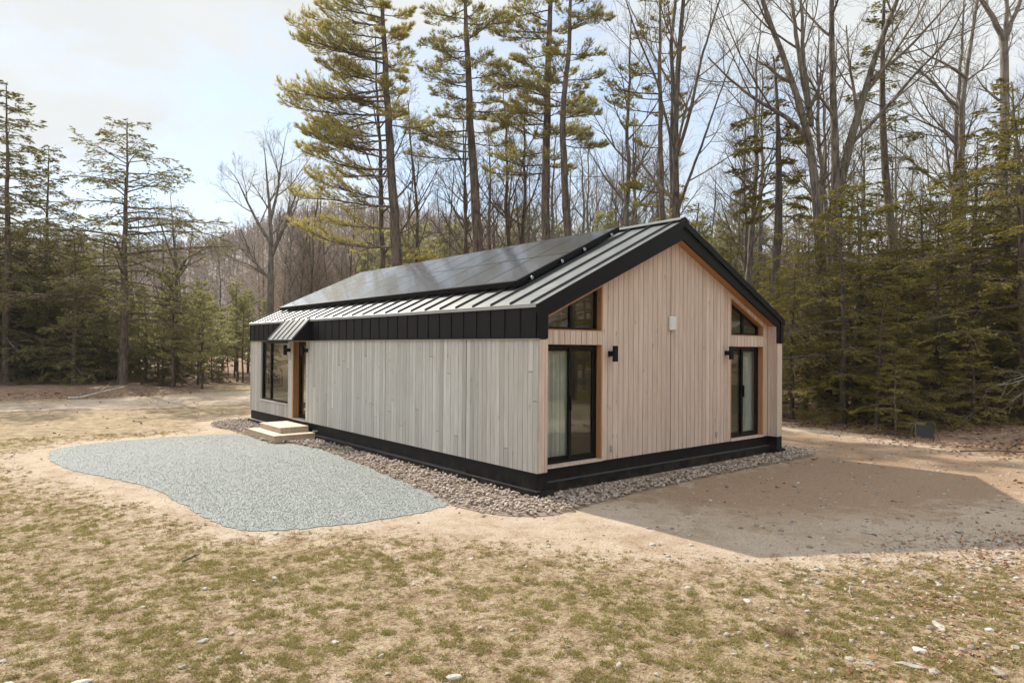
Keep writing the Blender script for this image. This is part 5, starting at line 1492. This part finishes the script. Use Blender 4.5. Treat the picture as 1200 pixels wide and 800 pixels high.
hero('maple_tree', mG, 316, d, 'lone bare vase-shaped tree against the sky left of the cabin', 'maple tree')
d = 41.0
H_ = [stem(d, 205, [(208, 445), (206, 380), (206, 325), (203, 290), (200, 250), (197, 225)], 0.20, 0.01, 7, 0.4, 28),
      stem(d, 205, [(206, 322), (218, 302), (236, 292), (252, 284)], 0.10, 0.01, 6, 0.2, 29),
      stem(d, 205, [(204, 310), (192, 280), (184, 255), (178, 240)], 0.08, 0.02, 6, 0.2, 30)]
mH = bare_tree(308, 9, 0.2, trunks=H_, n2=5, n3=4, n4=3)
hero('oak_tree', mH, 205, d, 'dark spreading bare tree behind the left young pines', 'oak tree')

# dead branches reaching in at the right edge
rg = np.random.default_rng(4)
Pd = walk(rg, np.repeat(np.array([[0.9, 0, 1.7]]), 6, 0) + rg.normal(0, .05, (6, 3)), norm(np.array([[-1, 0.2, .15], [-1, -.3, -.1], [-1, 0.1, -.4], [-.9, .3, .35], [-1, 0, -.25], [-.8, -.2, -.6]])), np.array([1.9, 2.0, 1.7, 1.5, 1.6, 1.0]), 9, -0.3, 0.13)
Rd = np.linspace(0.022, 0.006, 9)[None] * np.ones((6, 1))
P2d, R2d = grow(rg, Pd, Rd, 5, 0.25, 0.95, 0.6, lambda t, pl: pl * 0.35 + 0 * t, 5, -0.1, 0.12)
Pm = walk(rg, np.array([[1.3, 0, -0.2]]), np.array([[-0.2, 0, 1.0]]), np.array([2.2]), 9, 0, 0.05)
V, Q = merge([tubes(Pd, Rd, 5), tubes(P2d, np.maximum(R2d, .005), 4), tubes(Pm, np.linspace(.05, .02, 9)[None], 7)])
o = link('dead_branch', mesh_np('dead_branch', V, Q, None, M['dead_wood'], True), label='bleached twisted dead boughs reaching in from the right edge', category='dead branch')
x, y = at_px(1192, 18.0); o.location = (x, y, float(ground_z(x, y))); o.rotation_euler.z = RZ; o.scale = (0.7, 0.7, 0.78)

# ---- prototypes for the surrounding wood
BARE = [bare_tree(400 + i, H, r, lean=le, n1=n, n2=7, n3=5, n4=3, crown0=c0, spread=sp, bark=bk)
        for i, (H, r, le, n, c0, sp, bk) in enumerate([(20, 0.20, 0.6, 13, 0.35, 0.7, 'bark_grey'), (17, 0.15, -0.8, 12, 0.40, 0.6, 'bark_grey'), (22, 0.23, 0.3, 14, 0.42, 0.8, 'bark_grey'),
                                                       (16, 0.13, 1.0, 12, 0.30, 0.65, 'bark_pale'), (19, 0.17, -0.4, 13, 0.45, 0.6, 'bark_pale')])]
SAP = [bare_tree(420 + i, H, r, lean=le, n1=12, n2=6, n3=4, n4=0, crown0=0.2, spread=0.6) for i, (H, r, le) in enumerate([(8, 0.05, 0.5), (10, 0.07, -0.6), (6, 0.04, 0.2)])]
HEM = [std_conifer(440, 11, 0.16, 0.10, 3.6, 48, 'hemlock_leaf', 'hemlock', 0.3, n2=14, n3=7, nt=3, m=6, l=0.085, w=0.030, f0=0.12, shape=0.55, jitter=0.5, el0=0.1, el1=0.5),
       std_conifer(441, 8, 0.11, 0.06, 3.1, 36, 'hemlock_leaf', 'hemlock', -0.3, n2=14, n3=7, nt=3, m=6, l=0.08, w=0.028, f0=0.1, shape=0.55, jitter=0.5, el0=0.1, el1=0.5),
       std_conifer(442, 14, 0.2, 0.22, 3.7, 48, 'hemlock_leaf', 'hemlock', 0.4, n2=13, n3=7, nt=3, m=6, l=0.09, w=0.032, f0=0.15, shape=0.55, jitter=0.5, el0=0.1, el1=0.5)]
DHEM = [std_conifer(450, 9, 0.13, 0.08, 2.6, 56, 'dark_hemlock', 'hemlock', 0.1, n2=11, n3=5, nt=2, m=6, l=0.11, w=0.036, f0=0.1, shape=0.75),
        std_conifer(451, 7, 0.09, 0.10, 2.3, 44, 'dark_hemlock', 'hemlock', 0.0, n2=11, n3=5, nt=2, m=6, l=0.11, w=0.036, f0=0.1, shape=0.8)]
YP = [std_conifer(460, 7.0, 0.09, 0.22, 2.0, 42, 'pale_pine', 'young', 0.1, n2=10, n3=5, nt=3, m=6, l=0.12, w=0.028, f0=0.2, el0=0.15, el1=0.8, shape=0.65),
      std_conifer(461, 9.0, 0.11, 0.28, 2.2, 46, 'pale_pine', 'young', -0.1, n2=10, n3=5, nt=3, m=6, l=0.12, w=0.028, f0=0.2, el0=0.1, el1=0.8, shape=0.65)]
WP = [std_conifer(470, 21, 0.26, 0.38, 4.0, 48, 'pine_needles', 'pine', 0.5, n2=11, n3=5, nt=2, m=6, f0=0.35, el0=0.0, el1=0.6, shape=0.7)]

rf = random.Random(12)
PLACED = [(h, 1.0) for h in HERO]
def free(x, y, r):
    for (a, b), q in PLACED:
        if (a - x) ** 2 + (b - y) ** 2 < (r) ** 2: return False
    return True
def put(name, protos, x, y, sc, label, cat, group):
    m = rf.choice(protos); PLACED.append(((x, y), 1.0))
    plant(name, m, (x, y, float(ground_z(x, y)) - 0.06), rf.uniform(0, 6.28), (sc * rf.uniform(0.92, 1.08), sc * rf.uniform(0.92, 1.08), sc), label, cat, group, tilt=rf.uniform(-0.035, 0.035))
def fill(name, protos, n, px0, px1, d0, d1, s0, s1, sep, label, cat, group, edge=0.3):
    k = tries = 0
    while k < n and tries < n * 60:
        tries += 1
        x, y = at_px(rf.uniform(px0, px1), rf.uniform(d0, d1))
        if seg_sd(np.array([x]), np.array([y]), CLEARING)[0] > -edge or not free(x, y, sep): continue
        put(name, protos, x, y, rf.uniform(s0, s1), label, cat, group); k += 1

# named young trees at the left edge
for px, dd, m, sc, lab in ((202, 34.5, YP[1], 0.68, 'young pine left of the small dark one at the left woods edge'), (237, 35.0, YP[0], 0.72, 'small neat young pine with thin dark stem in front of the left woods'),
                           (285, 41.0, YP[1], 0.58, 'pale young pine nearest the cabin corner'), (86, 33.9, DHEM[0], 0.85, 'low dark hemlock between the two tall left hemlocks')):
    x, y = at_px(px, dd); PLACED.append(((x, y), 1.0)); plant('pine_tree', m, (x, y, float(ground_z(x, y)) - 0.05), px * 1.0, sc, lab, 'pine tree')
fill('hemlock_tree', DHEM, 30, -80, 130, 33, 48, 0.75, 1.15, 1.3, 'dark young hemlock in the thicket at the far left', 'hemlock', 'dark hemlocks in the left thicket')
fill('pine_tree', YP, 26, 120, 320, 36, 52, 0.42, 0.72, 1.5, 'pale young pine in the thicket left of the cabin', 'pine tree', 'young pines left of the cabin')
fill('hemlock_tree', DHEM, 8, 120, 240, 36, 48, 0.5, 0.75, 1.6, 'dark young hemlock among the pale pines left of the cabin', 'hemlock', 'dark hemlocks among the young pines')
fill('pine_tree', YP, 26, 410, 900, 44, 64, 1.0, 1.7, 2.4, 'young pine low among bare trunks behind the cabin', 'pine tree', 'young pines behind the cabin')
fill('leafless_tree', BARE, 8, 40, 300, 44, 62, 0.55, 0.75, 2.2, 'slim leafless tree behind the left thicket', 'leafless tree', 'leafless trees behind the left thicket')
fill('leafless_tree', BARE, 14, 330, 450, 44, 66, 0.5, 0.8, 2.2, 'leafless tree in the wood at the far end of the solar roof', 'leafless tree', 'leafless trees behind the solar roof')
fill('leafless_tree', BARE, 50, 450, 780, 35, 66, 0.65, 1.05, 1.6, 'leafless tree in the wood behind the solar roof', 'leafless tree', 'leafless trees behind the solar roof')
fill('leafless_tree', BARE, 30, 760, 1240, 34, 64, 0.75, 1.1, 2.2, 'leafless tree in the wood behind the gable and to its right', 'leafless tree', 'leafless trees behind the gable')
fill('sapling', SAP, 34, 340, 1000, 34, 56, 0.8, 1.3, 1.0, 'thin bare sapling between the trunks behind the cabin', 'sapling', 'bare saplings behind the cabin')
fill('sapling', SAP, 7, 930, 1230, 22.5, 30, 0.5, 0.8, 1.0, 'thin bare sapling in the dark wood at the right', 'sapling', 'bare saplings in the right wood')
fill('pine_tree', WP, 5, 660, 1000, 42, 58, 0.65, 0.85, 3.0, 'distant green pine crown between bare trees behind the gable', 'pine tree', 'distant pines behind the gable')
# right hemlock wall
for px, dd, m, sc, lab in ((945, 23.5, HEM[1], 0.85, 'bushy hemlock touching the right corner of the cabin'), (1010, 23.5, HEM[1], 0.95, 'hemlock bush in front of the forked oaks'),
                           (1078, 22.6, HEM[0], 0.72, 'layered hemlock in the middle of the right green wall'), (1135, 21.0, HEM[0], 0.80, 'big hemlock with sunlit shelves near the right edge'),
                           (1200, 19.0, HEM[2], 0.70, 'tall hemlock cut by the right edge of the view'), (1185, 23.0, HEM[2], 0.72, 'tall hemlock behind the one at the right edge')):
    x, y = at_px(px, dd); PLACED.append(((x, y), 1.0)); plant('hemlock_tree', m, (x, y, float(ground_z(x, y)) - 0.05), px * 1.3, sc, lab, 'hemlock')
fill('hemlock_tree', HEM, 30, 925, 1230, 19.5, 25, 0.42, 0.72, 1.25, 'hemlock in the front of the green wall right of the cabin', 'hemlock', 'front hemlocks right of the cabin')
fill('hemlock_tree', HEM, 16, 925, 1300, 26, 38, 0.42, 0.66, 1.8, 'hemlock in the green wall right of the cabin', 'hemlock', 'hemlocks right of the cabin')
fill('hemlock_tree', HEM, 12, 960, 1230, 17.8, 20.6, 0.20, 0.36, 0.7, 'small hemlock bush at the foot of the right woods', 'hemlock', 'small hemlock bushes at the right', edge=0.1)
fill('hemlock_tree', HEM, 12, 700, 930, 34, 52, 0.6, 0.9, 2.2, 'hemlock low behind the gable roof', 'hemlock', 'hemlocks behind the gable')
# the rest of the ring round the clearing, seen in the window glass and from a step aside
k = 0
while k < 46:
    a = rf.uniform(math.radians(78), math.radians(325)); r = rf.uniform(18, 36)
    x, y = CAM[0] + 3 + r * math.sin(a), CAM[1] + 4 + r * math.cos(a)
    if seg_sd(np.array([x]), np.array([y]), CLEARING)[0] > -0.5 or not free(x, y, 2.4): continue
    if k % 2: put('hemlock_tree', HEM, x, y, rf.uniform(0.7, 1.1), 'hemlock on the near side of the clearing behind the viewer', 'hemlock', 'hemlocks behind the viewer')
    else: put('leafless_tree', BARE, x, y, rf.uniform(0.7, 1.0), 'leafless tree on the near side of the clearing behind the viewer', 'leafless tree', 'leafless trees behind the viewer')
    k += 1

# ---- far woods: one mass of small bare trees on the slopes and the flat ground before them
def far_wood(name, XY, Zb, H, nb, label, mat, w=0.10, seed=1):
    rg = np.random.default_rng(seed); N = len(XY)
    base = np.c_[XY, Zb]; h = H * (0.7 + 0.6 * rg.random(N))
    lean = rg.normal(0, 0.04, (N, 3)); lean[:, 2] = 1
    D_ = norm(lean)
    Vt = needle_tris(rg, base, D_, 1.0, 0.0)                  # placeholder order kept for trunks below
    s = norm(np.cross(D_, rg.normal(size=(N, 3))))
    tw = 0.016 * h[:, None]
    s2 = np.cross(D_, s)
    trunks = []
    for e in (s, s2):
        trunks.append(np.stack([base - e * tw, base + e * tw, base + D_ * h[:, None]], 1).reshape(-1, 3))
    p = np.repeat(base, nb, 0); hh_ = np.repeat(h, nb); u = 0.35 + 0.6 * rg.random(N * nb)
    p = p + np.repeat(D_, nb, 0) * (hh_ * u)[:, None]
    d = rg.normal(0, 0.75, (N * nb, 3)); d[:, 2] = 0.55 + 0.4 * rg.random(N * nb); d = norm(d)
    ln = hh_ * (1.15 - u) * 0.38
    sd_ = norm(np.cross(d, rg.normal(size=d.shape)))
    ww_ = (w * (0.5 + rg.random(N * nb)))[:, None]
    br = np.stack([p - sd_ * ww_ / 2, p + sd_ * ww_ / 2, p + d * ln[:, None]], 1).reshape(-1, 3)
    q = p + d * (ln * 0.45)[:, None]; d2 = norm(d + rg.normal(0, 0.6, d.shape))
    br2 = np.stack([q - sd_ * ww_ / 3, q + sd_ * ww_ / 3, q + d2 * (ln * 0.6)[:, None]], 1).reshape(-1, 3)
    V = np.concatenate(trunks + [br, br2])
    return link(name, mesh_np(name, V, None, np.arange(len(V)).reshape(-1, 3), mat), kind='stuff', label=label, category='far wood')
rg = np.random.default_rng(31)
n = 15000
a = np.radians(rg.uniform(-20, 100, n)); r = np.where(np.degrees(a) < 24, 115, 100) + 180 * rg.random(n) ** 0.9
far_wood('hillside_wood', np.c_[CAM[0] + r * np.sin(a), CAM[1] + r * np.cos(a)], hill_z(a, r) - 0.4, 6, 12, 'grey brown leafless wood covering the far hill', M['hazy_twig'], 0.26, 2)
n = 520
a = np.radians(rg.uniform(19, 98, n)); r = rg.uniform(58, 95, n)
x, y = CAM[0] + r * np.sin(a), CAM[1] + r * np.cos(a)
far_wood('distant_wood', np.c_[x, y], ground_z(x, y) - 0.3, 12, 90, 'thin leafless wood on the flat ground before the hill', M['hazy_twig'], 0.07, 3)

# ---- every tree of a group gets a label that tells where it stands between the landmarks
MARKS = [(-400, 'left edge'), (8, 'the edge hemlock'), (144, 'the open hemlock'), (202, 'the left young pine'), (237, 'the thin-stemmed young pine'), (285, 'the pale young pine'), (316, 'the vase-shaped tree'), (463, 'the one-sided pine'), (560, 'the leaning pine'),
         (662, 'the twin pines'), (792, 'the many-stemmed tree'), (905, 'the olive hemlock'), (975, 'the forked oaks'), (1048, 'the wavy hemlock'), (1130, 'the combed maple'), (1173, 'the three-forked trunk'), (1203, 'right edge')]
ORD = ['first', 'second', 'third', 'fourth', 'fifth', 'sixth', 'seventh', 'eighth', 'ninth', 'tenth', 'eleventh', 'twelfth', 'thirteenth', 'fourteenth', 'fifteenth',
       'sixteenth', 'seventeenth', 'eighteenth', 'nineteenth', 'twentieth', 'twenty-first', 'twenty-second', 'twenty-third', 'twenty-fourth', 'twenty-fifth', 'twenty-sixth', 'twenty-seventh', 'twenty-eighth', 'twenty-ninth', 'thirtieth']
def to_px(o):
    q = np.array(o.location) - CAM; z = q @ _fw
    return 600 + FPX * (q @ _r2) / z, z
buckets = {}
for o in [o for o in SC.objects if o.parent is None and o.get('group') and o.get('category') in ('hemlock', 'pine tree', 'leafless tree', 'sapling') and 'behind the viewer' not in o['group']]:
    px, z = to_px(o); i = max(k for k in range(len(MARKS) - 1) if MARKS[k][0] <= px or k == 0)
    if px > 1203: i = len(MARKS) - 1
    buckets.setdefault((o['group'], i), []).append((px, z, o))
KIND = {'dark hemlocks in the left thicket': 'dark young hemlock', 'young pines left of the cabin': 'pale young pine', 'dark hemlocks among the young pines': 'dark hemlock',
        'young pines behind the cabin': 'young pine behind the roof', 'leafless trees behind the left thicket': 'far leafless tree', 'leafless trees behind the solar roof': 'leafless tree behind the roof',
        'leafless trees behind the gable': 'leafless tree', 'bare saplings behind the cabin': 'thin sapling behind the cabin', 'bare saplings in the right wood': 'thin front sapling', 'distant pines behind the gable': 'distant pine',
        'hemlocks right of the cabin': 'rear hemlock', 'front hemlocks right of the cabin': 'front hemlock', 'small hemlock bushes at the right': 'small hemlock bush', 'hemlocks behind the gable': 'low hemlock behind the roof'}
for (g, i), lst in buckets.items():
    lst.sort(key=lambda t: t[0]); k = KIND[g]
    for j, (px, z, o) in enumerate(lst):
        od = '' if len(lst) == 1 else ', ' + ORD[min(j, 29)] + ' from left'
        if i == len(MARKS) - 1: o['label'] = k + od + ' at the right edge'
        elif i == 0: o['label'] = k + od + ' left of the edge hemlock'
        elif i == 1: o['label'] = k + od + ' between the edge hemlock and the open one'
        else: o['label'] = k + od + ' between ' + MARKS[i][1] + ' and ' + MARKS[i + 1][1]

# ---- thin spring haze: one closed box of even air round everything
hz = bpy.data.materials.new('haze_air'); hz.use_nodes = True
hn = hz.node_tree.nodes; hn.remove(hn['Principled BSDF'])
pv = hn.new('ShaderNodeVolumePrincipled'); pv.inputs['Color'].default_value = (0.93, 0.95, 0.97, 1); pv.inputs['Density'].default_value = 0.0003
pv.inputs['Anisotropy'].default_value = 0.0
hz.node_tree.links.new(pv.outputs['Volume'], hn['Material Output'].inputs['Volume'])
mb = MB(); mb.box(-760, 760, -760, 760, -8, 75)
mb.build('haze', hz, kind='stuff', label='thin pale haze in the air', category='haze')
